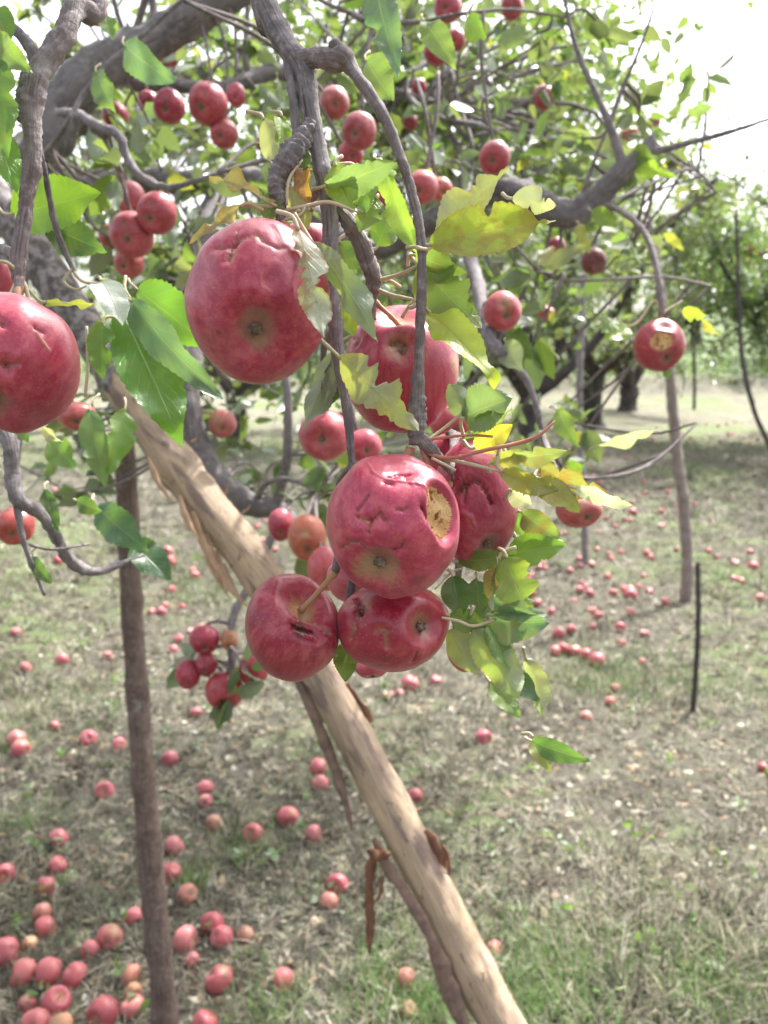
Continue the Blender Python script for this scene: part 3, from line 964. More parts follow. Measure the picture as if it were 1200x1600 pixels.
wtube('branch', [W(905, 342, 1.37, 14), W(945, 322, 1.34, 10), W(985, 340, 1.2, 9), W(1012, 372, 1.14, 9), W(1026, 420, 1.11, 9), W(1032, 462, 1.1, 11), W(1034, 492, 1.1, 9)], BARKY, rough=.12)
wtube('branch', [W(950, 318, 1.35, 6), W(1010, 290, 1.5, 5), W(1080, 265, 1.7, 5), W(1120, 300, 1.8, 3)], BARK, rough=.12)
wtube('branch', [W(690, 345, 1.47, 20), W(728, 392, 1.2, 22), W(745, 440, 1.1, 21), W(756, 495, 1.05, 22), W(768, 535, 1.0, 22), W(800, 566, 1.0, 15), W(828, 605, 1.0, 11), W(843, 655, 1.0, 9), W(852, 700, 1.0, 7)], BARK, rough=.14)
wtube('limb', [W(345, 285, 1.9, 34), W(320, 370, 1.75, 42), W(300, 470, 1.6, 46), W(292, 560, 1.52, 48), W(288, 630, 1.5, 50), W(302, 695, 1.5, 48), W(340, 750, 1.5, 46), W(390, 786, 1.5, 36), W(435, 795, 1.5, 30), W(470, 830, 1.45, 20), W(480, 870, 1.4, 10)], BARKB, n=70, seg=14, rough=.1)
wtube('branch', [W(432, 790, 1.5, 16), W(448, 720, 1.45, 15), W(450, 640, 1.4, 13), W(446, 570, 1.4, 12), W(440, 480, 1.45, 10)], BARK, rough=.14)
wtube('branch', [W(402, 780, 1.5, 9), W(415, 757, 1.45, 9), W(440, 748, 1.4, 8), W(470, 755, 1.35, 7), W(500, 772, 1.3, 4)], BARK, rough=.12)
wtube('branch', [W(440, 800, 1.5, 14), W(400, 900, 1.48, 11), W(365, 960, 1.45, 13), W(362, 1030, 1.42, 14), W(355, 1060, 1.42, 8)], BARK, rough=.14)
wtube('limb', [W(120, 135, 1.55, 40), W(175, 112, 1.65, 26), W(215, 130, 1.7, 25), W(255, 131, 1.72, 25), W(330, 138, 1.75, 20), W(390, 125, 1.8, 24), W(440, 112, 1.85, 24), W(560, 130, 2.0, 16), W(680, 160, 2.2, 10)], BARKB, n=60, rough=.14)
wtube('branch', [W(392, 122, 1.8, 13), W(383, 90, 1.8, 11), W(386, 40, 1.8, 9), W(388, -20, 1.8, 8)], BARK)
wtube('branch', [W(230, 60, 1.5, 14), W(240, 25, 1.5, 12), W(236, -20, 1.5, 12)], BARK)
wtube('branch', [W(90, 176, 1.2, 12), W(120, 178, 1.1, 14), W(150, 195, 1.05, 15), W(185, 212, 1.0, 14), W(200, 250, 1.0, 13), W(225, 280, 1.0, 12), W(262, 292, 1.0, 10), W(300, 285, 1.0, 8), W(340, 270, 1.0, 6)], BARK, rough=.18)
wtube('branch', [W(60, 250, 1.45, 10), W(90, 215, .98, 8), W(130, 148, .95, 8), W(165, 105, .95, 9), W(200, 75, .95, 9), W(245, 35, .95, 6), W(285, 0, .95, 6)], BARK, rough=.12)
wtube('branch', [W(640, 120, 2.2, 8), W(640, 150, 2.0, 9), W(665, 175, 1.9, 9), W(700, 188, 1.8, 9), W(745, 195, 1.7, 9), W(772, 205, 1.6, 9)], BARK)
wtube('branch', [W(706, 110, 1.9, 7), W(720, 170, 1.85, 7), W(737, 225, 1.8, 7), W(735, 280, 1.8, 6), W(725, 330, 1.6, 6)], BARK)
wtube('branch', [W(706, 112, 1.9, 7), W(668, 150, 1.9, 6), W(655, 210, 1.9, 7), W(640, 250, 1.9, 6)], BARK)
wtube('branch', [W(500, 0, 1.6, 7), W(540, 18, 1.5, 7), W(580, 32, 1.4, 7), W(650, 35, 1.3, 7), W(720, 22, 1.25, 6), W(800, 15, 1.3, 5), W(880, 26, 1.4, 4)], BARKY)
wtube('branch', [W(800, 380, 1.3, 5), W(860, 432, 1.25, 6), W(950, 437, 1.3, 5), W(1035, 432, 1.4, 5), W(1110, 446, 1.6, 4)], BARKY)
wtube('branch', [W(855, 700, 1.0, 7), W(900, 745, 1.05, 6), W(980, 740, 1.1, 6), W(1030, 715, 1.15, 5), W(1090, 660, 1.2, 3)], BARKY)
# crown branches above the picture, which shade what hangs below
CROWN_TOP = [(-1.42, 1.95, 1.18), (-.9, 1.9, 2.3), (-.2, 1.9, 2.9), (.5, 2.0, 3.2), (1.2, 2.1, 3.3)]
wtube('limb', [fork, (-1.4, 1.9, 2.1, .055), (-1.15, 1.85, 2.8, .05), (-.3, 1.9, 3.05, .045), (.4, 2.0, 3.15, .035), (1.1, 2.2, 3.3, .02)], BARKB, n=50, rough=.12)
wtube('limb', [(-1.2, 1.85, 2.7, .045), (-.8, 1.4, 2.95, .035), (-.35, 1.0, 2.75, .028), (-.1, .6, 2.5, .02)], BARKB, n=40, rough=.12)
wtube('limb', [(-.3, 1.9, 2.85, .035), (.2, 1.4, 3.0, .028), (.5, .9, 2.8, .02)], BARKB, n=30, rough=.12)
wtube('limb', [fork, (-1.3, 2.5, 2.0, .055), (-.8, 3.1, 2.6, .045), (-.1, 3.5, 2.7, .035), (.6, 3.7, 2.6, .02)], BARKB, n=40, rough=.12)

# hanging branches close to the lens
wtube('branch', [(-.1, .6, 2.5, .014), (-.16, .53, 2.2, .0105), W(395, -60, .475, 36), W(418, 10, .47, 36), W(446, 68, .465, 37), W(474, 112, .46, 33), W(487, 180, .46, 28), W(499, 240, .46, 27), W(511, 300, .46, 27), W(516, 350, .46, 26), W(517, 420, .46, 24), W(523, 500, .46, 22), W(529, 560, .46, 20), W(541, 630, .46, 15), W(547, 690, .46, 13), W(550, 725, .46, 11)], BARK, n=120, seg=14, rough=.1)
wtube('branch', [W(470, 98, .46, 30), W(492, 90, .455, 30), W(515, 92, .45, 34), W(536, 92, .445, 38), W(550, 108, .445, 22), W(578, 148, .44, 19), W(604, 190, .44, 18), W(624, 240, .44, 16), W(640, 290, .44, 15), W(654, 345, .44, 15), W(659, 400, .44, 14), W(658, 470, .44, 16), W(656, 540, .44, 15), W(653, 590, .44, 19), W(651, 630, .44, 25), W(650, 662, .44, 26), W(651, 695, .44, 22)], BARKY, n=120, seg=14, rough=.12)
wtube('spur', [W(530, 95, .447, 24), W(524, 74, .445, 20), W(519, 66, .445, 14)], BARK, n=14, rings=.25)
wtube('spur', [W(652, 618, .44, 22), W(651, 645, .44, 29), W(650, 672, .44, 29), W(652, 690, .44, 20)], BARK, n=30, seg=14, rough=.15, rings=.16)
wtube('spur', [W(651, 680, .44, 20), W(672, 702, .44, 22), W(692, 722, .443, 14), W(706, 740, .445, 6)], BARKY, n=16, rings=.2)
wtube('spur', [W(488, 195, .46, 26), W(470, 222, .455, 30), W(452, 244, .45, 33), W(438, 268, .45, 30), W(432, 292, .45, 26), W(436, 312, .45, 22), W(437, 330, .45, 17), W(440, 348, .45, 12)], BARK, n=90, seg=14, rough=.18, rings=.28)
wtube('twig', [W(450, 92, .462, 14), W(455, 130, .458, 13), W(460, 170, .456, 14), W(463, 212, .455, 13)], BARK, n=26, rough=.2)
wtube('twig', [W(473, 100, .456, 7), W(470, 140, .455, 6), W(474, 180, .455, 7), W(470, 215, .455, 6)], BARKY, n=20, rough=.25)
wtube('branch', [W(510, 308, .46, 22), W(540, 340, .465, 26), W(560, 370, .47, 26), W(574, 405, .475, 27), W(583, 440, .48, 26), W(579, 470, .485, 18), W(582, 500, .49, 12)], BARKY, n=50, seg=12, rough=.16)
wtube('branch', [(-.27, .6, 2.4, .011), (-.235, .56, 2.15, .011), W(140, -60, .54, 34), W(118, 10, .53, 36), W(98, 62, .52, 33), W(64, 108, .515, 36), W(50, 150, .51, 34), W(50, 200, .51, 30), W(52, 250, .51, 26), W(42, 310, .51, 24), W(34, 360, .51, 22), W(28, 410, .51, 26), W(30, 438, .51, 18)], BARKY, n=110, seg=14, rough=.16)
wtube('spur', [W(48, 118, .513, 30), W(42, 160, .51, 33), W(38, 190, .51, 26)], BARK, n=40, rings=.14, rough=.2)
wtube('twig', [W(60, 100, .515, 22), W(48, 76, .515, 19), W(28, 50, .515, 17), W(5, 34, .515, 15), W(-20, 20, .515, 12)], BARK, n=20, rough=.2)
wtube('twig', [W(56, 210, .51, 10), W(66, 250, .52, 9), W(76, 300, .53, 9), W(86, 350, .54, 10), W(102, 395, .55, 9), W(116, 425, .55, 6)], BARK, n=30, rough=.2)
wtube('branch', [W(-60, 560, .72, 20), W(-10, 650, .64, 20), W(15, 690, .62, 24), W(20, 735, .62, 22), W(28, 782, .62, 24), W(60, 800, .64, 19), W(85, 832, .66, 18), W(108, 875, .68, 18), W(145, 893, .7, 15), W(185, 882, .72, 11), W(225, 868, .74, 6)], BARK, n=80, seg=12, rough=.2)
wtube('twig', [W(26, 790, .62, 11), W(38, 850, .62, 9), W(60, 905, .63, 7), W(70, 930, .63, 5)], BARK, n=20, rough=.2)
wtube('twig', [W(38, 848, .62, 6), W(80, 858, .65, 5), W(140, 850, .7, 4)], BARKY, n=12)

# stalks of the spur clusters
def stalk(pts, mat=STALKP, n=16):
    return tube('fruit_stalk', pts, mat, TREE, n, 8, .06, reg=False)


stalk([(660, 705, .44, 7), (700, 716, .435, 6), (760, 703, .43, 6), (820, 690, .425, 7), (845, 678, .42, 6), (867, 658, .42, 3)], STALKR)
stalk([(672, 712, .44, 6), (720, 722, .437, 6), (790, 738, .43, 5), (845, 748, .425, 5), (900, 772, .42, 4)], STALKP)
stalk([(675, 716, .435, 5), (695, 726, .43, 5), (712, 735, .428, 4)], STALKP)
stalk([(650, 690, .44, 6), (690, 684, .44, 5), (735, 680, .44, 4), (770, 682, .44, 4)], STALKR)
stalk([(658, 695, .44, 6), (690, 672, .445, 5), (720, 648, .445, 5), (748, 632, .445, 4)], STALKP)
stalk([(655, 690, .44, 7), (668, 722, .44, 8), (682, 752, .445, 7), (700, 778, .447, 4)], STALKR)
stalk([(645, 700, .44, 8), (640, 715, .44, 8), (632, 735, .44, 6)], STALKR)
stalk([(440, 345, .45, 9), (465, 368, .44, 9), (478, 390, .43, 8), (482, 404, .425, 6)], STALK)
stalk([(436, 325, .45, 5), (410, 322, .445, 5), (375, 322, .44, 6)], STALKP)
stalk([(440, 330, .45, 5), (478, 322, .445, 6), (515, 316, .442, 6), (560, 332, .44, 3)], STALKP)
stalk([(440, 345, .45, 6), (436, 358, .45, 6)], STALK, 6)
stalk([(472, 250, .45, 4), (452, 280, .447, 5), (448, 320, .447, 4)], STALKP)
stalk([(440, 345, .45, 5), (470, 335, .445, 5), (480, 320, .445, 4), (495, 330, .445, 4)], STALKP)
stalk([(30, 435, .51, 9), (22, 452, .505, 9), (8, 480, .5, 7)], STALKP)
stalk([(32, 435, .51, 9), (40, 450, .51, 8), (45, 470, .51, 6)], STALKP)
stalk([(30, 430, .51, 14), (29, 450, .505, 14), (27, 470, .505, 10)], STALKR)
stalk([(26, 425, .51, 6), (10, 410, .5, 6), (-20, 408, .5, 5)], STALKP)
stalk([(582, 440, .48, 8), (620, 430, .47, 6), (655, 412, .455, 5), (672, 380, .445, 5)], STALKP)
stalk([(582, 448, .48, 6), (610, 460, .475, 5), (650, 470, .455, 5), (672, 488, .445, 5)], STALKP)
stalk([(1034, 490, 1.1, 4), (1022, 470, 1.1, 4), (1000, 500, 1.1, 4), (985, 510, 1.1, 3)], STALKP)
stalk([(1034, 490, 1.1, 4), (1050, 480, 1.1, 4), (1066, 470, 1.1, 3)], STALKP)
stalk([(112, 420, .55, 6), (130, 440, .55, 5), (170, 446, .55, 5), (205, 470, .55, 4)], STALKP)
stalk([(112, 422, .55, 5), (100, 440, .55, 5), (118, 452, .55, 4), (135, 447, .55, 3)], STALKP)
stalk([(135, 510, .56, 5), (137, 570, .56, 5), (133, 620, .56, 6)], STALKP)
stalk([(690, 965, .44, 4), (715, 970, .44, 5), (740, 978, .44, 5), (775, 968, .44, 5)], STALKP)
stalk([(680, 920, .45, 3), (705, 895, .46, 4), (722, 888, .46, 3)], STALKP)

# ---- leaves one by one (foot, tip, width, colour ...)
LG, LIME, YEL, GREY, DKG, PALE, BRN, OLV = (.1, .22, .035), (.13, .22, .06), (.28, .29, .085), (.12, .19, .11), (.045, .12, .04), (.36, .4, .31), (.28, .17, .08), (.2, .23, .08)
BLU = (.07, .15, .1)
H = lambda b, t, w, c, **k: hero_leaf(TREE, b, t, w, c, **k)
H((488, 378, .425), (588, 530, .39), 52, GREY, roll=.5, fold=.25, curl=.35, flip=True, alpha=.05)
H((466, 356, .398), (506, 524, .376), 66, PALE, roll=-.1, fold=-.2, curl=-.2, wave=.05, alpha=.6, bites=((.55, 1, .1, .6), (.3, -1, .2, .7), (.95, 1, .08, .8)), label='torn pale leaf edged with brown')
H((672, 382, .44), (866, 345, .425), 84, (.26, .32, .055), roll=-.45, fold=.45, curl=.3, alpha=.45, bites=((.95, 1, .12, .8), (.9, -1, .1, .8), (.5, 1, .04, .4)), label='yellow leaf with brown spots and a chewed tip')
H((682, 380, .442), (792, 262, .44), 74, (.3, .33, .15), roll=.5, fold=.25, curl=.3, flip=True, alpha=.3, bites=((.9, -1, .1, .7), (.6, -1, .08, .4)))
H((800, 310, .43), (868, 322, .424), 46, PALE, roll=.3, fold=-.3, curl=-.5, alpha=.15, bites=((.7, 1, .1, .7), (.4, -1, .1, .5)), label='pale chewed leaf fragment')
H((668, 486, .45), (777, 598, .425), 62, (.32, .42, .06), roll=-.45, fold=.3, curl=.4, alpha=.1)
H((648, 398, .46), (728, 425, .45), 60, LIME, roll=.5, fold=.2, curl=.4, alpha=.25, bites=((.8, 1, .1, .5),))
H((655, 415, .462), (752, 512, .452), 88, LIME, roll=.2, fold=.2, curl=.3, alpha=.2, bites=((.75, 1, .12, .6), (.45, 1, .06, .35)))
H((655, 470, .47), (745, 490, .46), 60, (.16, .3, .05), roll=-.6, fold=.3, curl=.2)
H((530, 558, .425), (652, 672, .41), 84, (.26, .28, .08), roll=.3, fold=.15, curl=.2, flip=True, alpha=.35, bites=((.42, -1, .09, .75), (.25, -1, .05, .4), (.8, -1, .12, .4), (.6, 1, .2, .3)), petmat=STALKP, label='yellowing leaf with ragged holes at its edge')
H((738, 650, .445), (702, 600, .435), 46, GREY, roll=.4, fold=.5, curl=.2, flip=True)
H((725, 652, .445), (800, 622, .43), 78, GREY, roll=-.3, fold=.35, curl=.5, alpha=.05)
H((742, 655, .442), (800, 640, .43), 40, LIME, roll=.9, fold=.2, curl=.3)
H((742, 700, .45), (800, 664, .44), 44, (.45, .44, .06), roll=.3, fold=.3, curl=.5, alpha=.25)
H((722, 690, .47), (755, 668, .465), 34, DKG, roll=.5, fold=.3, alpha=.3)
H((768, 722, .435), (826, 706, .43), 32, YEL, roll=.3, fold=.3, alpha=.2)
H((800, 712, .432), (885, 704, .42), 36, (.18, .23, .1), roll=.6, fold=.3, curl=.6, alpha=.4)
H((784, 736, .43), (872, 766, .418), 40, YEL, roll=.5, fold=.4, curl=.6, alpha=.3, bites=((.7, 1, .1, .5),))
H((842, 728, .43), (948, 772, .415), 52, (.2, .17, .06), roll=.5, fold=.3, curl=.5, alpha=.9, bites=((.5, -1, .05, .5), (.7, 1, .05, .6), (.3, 1, .06, .5)), label='skeletonised brown lacy leaf')
H((900, 762, .415), (988, 790, .405), 30, (.5, .53, .46), roll=.3, fold=.3, curl=.5, alpha=.0, label='pale shining leaf tip')  # white shine of the tip is put into its base colour
H((838, 752, .425), (905, 800, .415), 46, (.3, .32, .08), roll=-.2, fold=.3, curl=.6, alpha=.35)
H((800, 765, .44), (830, 788, .435), 40, (.45, .47, .4), roll=.6, fold=.4)
H((715, 878, .47), (802, 868, .46), 36, LIME, roll=.2, fold=.2, curl=.3)
H((790, 868, .465), (884, 850, .455), 54, (.13, .27, .04), roll=-.2, fold=.3, curl=.4, alpha=.1)
H((815, 800, .47), (880, 845, .46), 44, (.12, .18, .06), roll=.4, alpha=.6)
H((800, 820, .48), (840, 810, .47), 44, (.1, .24, .06), roll=.2)
H((792, 870, .447), (826, 962, .44), 78, (.2, .3, .06), roll=.3, fold=.25, curl=.4, alpha=.2, bites=((.4, 1, .1, .4), (.75, 1, .1, .5)))
H((780, 872, .45), (772, 962, .44), 36, (.26, .22, .1), roll=.9, fold=.5, alpha=.5)
H((764, 968, .445), (858, 972, .43), 64, BLU, roll=.4, fold=.3, curl=.5, alpha=.25, bites=((.97, 1, .06, .7),))
H((772, 960, .44), (854, 962, .428), 38, GREY, roll=-.6, fold=.4, curl=.4, alpha=.05)
H((702, 962, .448), (764, 976, .445), 42, LIME, roll=.2, fold=.2)
H((708, 900, .455), (722, 965, .45), 50, DKG, roll=.2, fold=.2)
H((745, 905, .465), (748, 965, .46), 44, DKG, roll=-.3)
H((770, 930, .48), (768, 990, .475), 44, BLU, roll=.2)
H((738, 985, .447), (812, 1090, .43), 72, (.2, .27, .06), roll=.3, fold=.35, curl=.5, alpha=.3, flip=True)
H((760, 975, .447), (800, 1050, .44), 50, LG, roll=-.4, fold=.3, curl=.3)
H((700, 985, .46), (745, 1052, .45), 56, OLV, roll=.4, fold=.4, flip=True)
H((790, 1045, .46), (842, 1095, .45), 40, BLU, roll=.2, alpha=.1)
H((822, 1030, .455), (846, 1118, .445), 44, (.24, .27, .16), roll=.6, fold=.4, curl=.6, flip=True, alpha=.25)
H((765, 1065, .47), (812, 1122, .46), 38, (.16, .26, .1), roll=-.2)
H((832, 1158, .52), (922, 1188, .5), 36, DKG, roll=.3, curl=.6, alpha=.0)
H((832, 1150, .53), (860, 1205, .52), 36, OLV, roll=-.2)
H((545, 1000, .47), (540, 1065, .46), 46, (.12, .2, .05), roll=.2, fold=.2)
# left group
H((205, 468, .56), (346, 622, .53), 60, BLU, roll=.5, fold=.3, curl=.4, alpha=.03)
H((190, 485, .58), (285, 695, .56), 98, (.08, .22, .03), roll=-.2, fold=.2, curl=.3, alpha=.02)
H((158, 438, .55), (190, 508, .53), 58, (.4, .44, .4), roll=-.3, fold=.2, curl=.5, alpha=0)  # base colour holds both the pale underside and a painted white shine
H((215, 452, .6), (330, 540, .58), 88, (.1, .26, .035), roll=.2, fold=.2, curl=.3, alpha=.05)
H((72, 472, .53), (148, 476, .52), 20, (.34, .36, .1), roll=1.0, fold=.3, curl=-.2, alpha=.1)
H((160, 505, .56), (160, 592, .55), 48, LG, roll=.2, fold=.3)
H((165, 445, .555), (185, 470, .55), 34, LIME, roll=.3)
H((20, 335, .56), (156, 302, .55), 92, (.2, .38, .04), roll=-.15, fold=.2, curl=.4, alpha=.02)
H((70, 350, .57), (165, 392, .56), 66, DKG, roll=.2, fold=.2)
H((75, 320, .58), (115, 385, .57), 52, LG, roll=.3)
H((-10, 60, .5), (48, 112, .49), 52, LIME, roll=.4, fold=.3)
H((-6, 90, .5), (10, 250, .49), 62, LG, roll=.3, fold=.3)
H((-12, 200, .52), (26, 300, .51), 50, (.12, .28, .05), roll=-.3)
H((-10, 10, .5), (16, 70, .5), 44, LG, roll=-.1)
H((196, 72, .85), (272, 128, .82), 62, BLU, roll=.3, fold=.2, curl=.5, alpha=0)
H((150, 112, .86), (182, 178, .84), 44, (.08, .17, .06), roll=.3)
H((162, 22, .86), (176, 62, .85), 30, LG, roll=-.2)
H((38, 640, .6), (42, 690, .58), 40, LG, roll=.5)
H((62, 660, .61), (98, 690, .59), 20, (.42, .43, .3), roll=.8, fold=.6, alpha=.4)
H((150, 790, .75), (232, 860, .72), 60, (.04, .11, .06), roll=.3, fold=.2, curl=.4, alpha=0)
H((208, 850, .75), (266, 908, .73), 56, (.04, .1, .05), roll=-.2, curl=.5, alpha=0)
H((70, 765, .66), (92, 832, .65), 28, DKG, roll=.4)
H((120, 782, .7), (160, 800, .7), 30, DKG, roll=.2)
H((48, 870, .63), (82, 912, .62), 26, DKG, roll=.4)
H((140, 640, .8), (165, 760, .78), 46, (.1, .2, .06), roll=.3)
H((195, 640, .8), (170, 740, .78), 50, LG, roll=-.3)
H((80, 690, .8), (118, 730, .78), 50, LG, roll=.2)
# top group
H((586, -30, .58), (622, 118, .56), 58, BLU, roll=.3, fold=.25, curl=.3, alpha=.05)
H((572, 95, .6), (615, 158, .58), 66, LIME, roll=.2, fold=.2, curl=.3)
H((662, 32, .7), (712, 106, .68), 44, LIME, roll=-.3, fold=.2, curl=.3)
H((730, 30, .75), (760, 60, .74), 40, LG, roll=.3)
H((412, 185, .47), (428, 256, .46), 46, (.34, .36, .14), roll=.5, fold=.35, curl=.4, flip=True, alpha=.1)
H((440, 182, .468), (436, 236, .462), 40, (.18, .3, .05), roll=-.4, fold=.3)
H((508, 290, .452), (628, 246, .44), 52, (.15, .24, .12), roll=.5, fold=.3, curl=.5, alpha=0)
H((524, 258, .455), (552, 332, .45), 58, (.24, .36, .05), roll=.3, fold=.2, curl=.4)
H((556, 262, .458), (572, 332, .452), 62, (.14, .28, .05), roll=-.3, fold=.2, curl=.3)
H((588, 310, .46), (562, 362, .455), 50, LIME, roll=.2, fold=.2)
H((602, 262, .455), (652, 395, .45), 46, (.2, .34, .06), roll=.7, fold=.4, curl=.3)
H((478, 240, .455), (470, 272, .45), 26, LIME, roll=.3)
H((478, 262, .452), (482, 318, .448), 36, (.36, .16, .05), roll=.4, fold=.5, curl=1.2, alpha=.7, wave=.08, label='crumpled orange brown dead leaf')
H((452, 292, .45), (466, 345, .445), 44, (.34, .31, .18), roll=.4, fold=.5, curl=.9, flip=True, alpha=.3)
H((470, 330, .446), (480, 360, .444), 34, YEL, roll=.3)
H((430, 300, .45), (418, 350, .448), 40, LIME, roll=.4)
H((424, 318, .445), (328, 278, .43), 22, (.38, .31, .18), roll=.6, fold=.9, curl=.7, wave=.07, alpha=.4, label='shrivelled tan leaf curled to a spindle')
H((376, 322, .44), (300, 372, .43), 22, (.4, .33, .2), roll=.5, fold=.9, curl=-.8, wave=.07, alpha=.45, label='dry curled leaf hanging by the big apple')
H((520, 550, .48), (474, 672, .47), 52, (.14, .19, .12), roll=.4, fold=.35, curl=.2, flip=True)
H((535, 560, .485), (505, 640, .48), 44, (.04, .1, .04), roll=-.3)
H((540, 468, .48), (552, 525, .475), 40, (.3, .45, .04), roll=.2)
H((600, 440, .52), (560, 490, .51), 56, DKG, roll=.4)
H((530, 380, .5), (555, 430, .5), 50, (.08, .16, .06), roll=.2)
H((590, 385, .5), (610, 330, .5), 50, LG, roll=.2)
# round the single apple on the right
H((984, 512, 1.1), (944, 532, 1.08), 40, (.24, .36, .05), roll=.4)
H((960, 500, 1.1), (940, 520, 1.08), 30, LIME, roll=.1)
H((1066, 486, 1.1), (1104, 492, 1.08), 28, (.28, .4, .05), roll=.5)
H((1096, 500, 1.1), (1126, 524, 1.08), 18, YEL, roll=.6)
H((1040, 578, 1.1), (1044, 592, 1.1), 14, LIME)
H((935, 696, .95), (1040, 664, .9), 26, (.4, .44, .36), roll=.6, curl=.4, alpha=.02)
H((870, 640, .95), (905, 698, .93), 36, LIME, roll=.3)
H((890, 735, 1.0), (912, 728, .98), 40, (.2, .36, .05), roll=.1)
H((905, 350, 1.3), (922, 395, 1.28), 22, YEL, roll=.4)
H((790, 535, 1.0), (815, 580, .98), 44, (.18, .22, .17), roll=.3)
H((925, 330, 1.3), (965, 350, 1.28), 30, LIME)
H((985, 250, 1.33), (1055, 275, 1.3), 30, (.2, .36, .05), roll=.3)
H((990, 240, 1.33), (1020, 245, 1.3), 36, LIME, roll=.3)
H((1065, 130, 1.33), (1080, 95, 1.3), 22, (.12, .22, .09), roll=.2)
H((1060, 165, 1.33), (1082, 105, 1.32), 20, (.12, .2, .1), roll=.6)
H((1075, 175, 1.33), (1115, 165, 1.32), 24, (.12, .2, .1), roll=.5)
print('hero leaves', N_LEAF)

# ================================================================== HANGING APPLES
RED, DRED, PINK, ORG, GRN = (.33, .008, .045), (.26, .005, .032), (.45, .05, .095), (.46, .13, .05), (.34, .3, .09)

hero_apple(402, 472, 112, 127, .42, (.10, -.56), [
    ('g', [(347, 405), (362, 408), (374, 402), (384, 396)], .045, .05, .1), ('g', [(374, 404), (372, 424), (368, 432)], .04, .05, .2),
    ('g', [(392, 393), (382, 402), (379, 418), (374, 432)], .035, .035, 1.0), ('g', [(380, 398), (384, 378)], .035, .03, .1),
    ('g', [(402, 392), (412, 386), (420, 390), (424, 398)], .035, .035, .8), ('g', [(430, 402), (446, 412), (456, 410)], .025, .02, .25),
    ('d', (438, 466), .13, .055), ('r', [(424, 455), (426, 474), (440, 484)], .03, .014, .1), ('d', (405, 470), .35, .03),
    ('d', (500, 468), .28, .09), ('d', (485, 400), .16, .07), ('s', (313, 416), .1, .5), ('k', (354, 540), .03, .6), ('d', (330, 440), .25, .03),
    ('s', (418, 566), .12, .4)], RED, 3, 'large round crimson apple with branching tan scar, topmost of the near apples',
    stem_tip=(440, 350, .455), lumps=.035, res=(280, 180))
hero_apple(16, 569, 102, 108, .44, (-.07, -.75), [
    ('g', [(-5, 505), (12, 512), (20, 516), (36, 520), (46, 526)], .05, .05, .15), ('g', [(20, 514), (8, 530)], .045, .045, .1),
    ('r', [(86, 532), (94, 546), (102, 558)], .035, .035, .45), ('g', [(84, 526), (92, 530)], .03, .03, .1),
    ('d', (52, 590), .12, .06), ('g', [(34, 586), (52, 588), (70, 584)], .035, .03, .3), ('g', [(50, 580), (54, 598)], .03, .03, .3), ('d', (84, 600), .2, .03)],
    (.36, .018, .06), 8, 'big pinkish red apple cut off by the left edge of the picture', stem_tip=(28, 452, .5), lumps=.04, res=(250, 160))
hero_apple(626, 574, 90, 104, .5, (.05, -.9), [
    ('d', (622, 556), .2, .14), ('s', (620, 558), .2, .9), ('k', (625, 560), .1, .8), ('g', [(608, 550), (620, 545), (634, 556), (626, 570)], .06, .06, .0), ('s', (706, 575), .14, .9), ('g', [(598, 500), (606, 490), (625, 486)], .05, .05, .1),
    ('d', (585, 540), .3, .05), ('k', (620, 552), .1, .5), ('g', [(552, 535), (560, 540), (556, 548)], .03, .03, .1)],
    (.36, .014, .055), 12, 'red apple with a brown pit, hanging behind the thin upright twig', stem_tip=(584, 470, .49), lumps=.04, res=(230, 150), calyx_side=-1)
hero_apple(742, 786, 68, 102, .475, (.3, -.8), [
    ('g', [(708, 766), (722, 756), (736, 750), (752, 764), (762, 786)], .085, .12, .0), ('k', (718, 762), .1, .8), ('g', [(722, 758), (718, 784)], .05, .06, .0),
    ('r', [(716, 800), (730, 808), (736, 824)], .05, .05, .15), ('d', (738, 786), .2, .03)],
    (.33, .012, .055), 15, 'dark red apple with deep arched groove, half hidden behind the pecked one', stem_tip=(700, 760, .45), lumps=.04, res=(230, 150))
hero_apple(614, 822, 105, 114, .415, (-.25, -.60), [
    ('b', (694, 798), -1.25, .40, .29, .19), ('d', (622, 722), .36, .17), ('r', [(574, 722), (584, 738), (606, 747), (634, 750), (654, 758), (672, 776)], .04, .045, .08),
    ('g', [(606, 738), (622, 730), (644, 733)], .04, .04, .0), ('g', [(634, 746), (636, 734)], .03, .04, .0), ('g', [(660, 792), (668, 808), (676, 818)], .05, .09, .0),
    ('g', [(554, 806), (566, 812), (580, 808), (592, 800), (600, 812)], .038, .05, .2), ('g', [(576, 810), (573, 830)], .04, .05, .25), ('r', [(558, 808), (572, 814)], .018, .022, .95),
    ('g', [(556, 796), (566, 782), (574, 772)], .03, .03, .0), ('g', [(618, 795), (628, 797), (634, 793)], .025, .03, .15),
    ('g', [(532, 856), (546, 846), (558, 848), (562, 862)], .04, .04, .3), ('d', (546, 862), .13, .03), ('d', (620, 856), .12, .05), ('g', [(616, 864), (628, 858), (630, 848)], .03, .03, .0),
    ('g', [(600, 752), (612, 754)], .025, .03, .1), ('s', (568, 898), .22, .75), ('s', (604, 908), .2, .6), ('d', (655, 880), .25, .03), ('k', (655, 905), .1, .35)],
    (.4, .022, .075), 20, 'hail scarred pink red apple with orange flesh bared on its right shoulder', stem_tip=(640, 700, .44), lumps=.035, res=(290, 190))
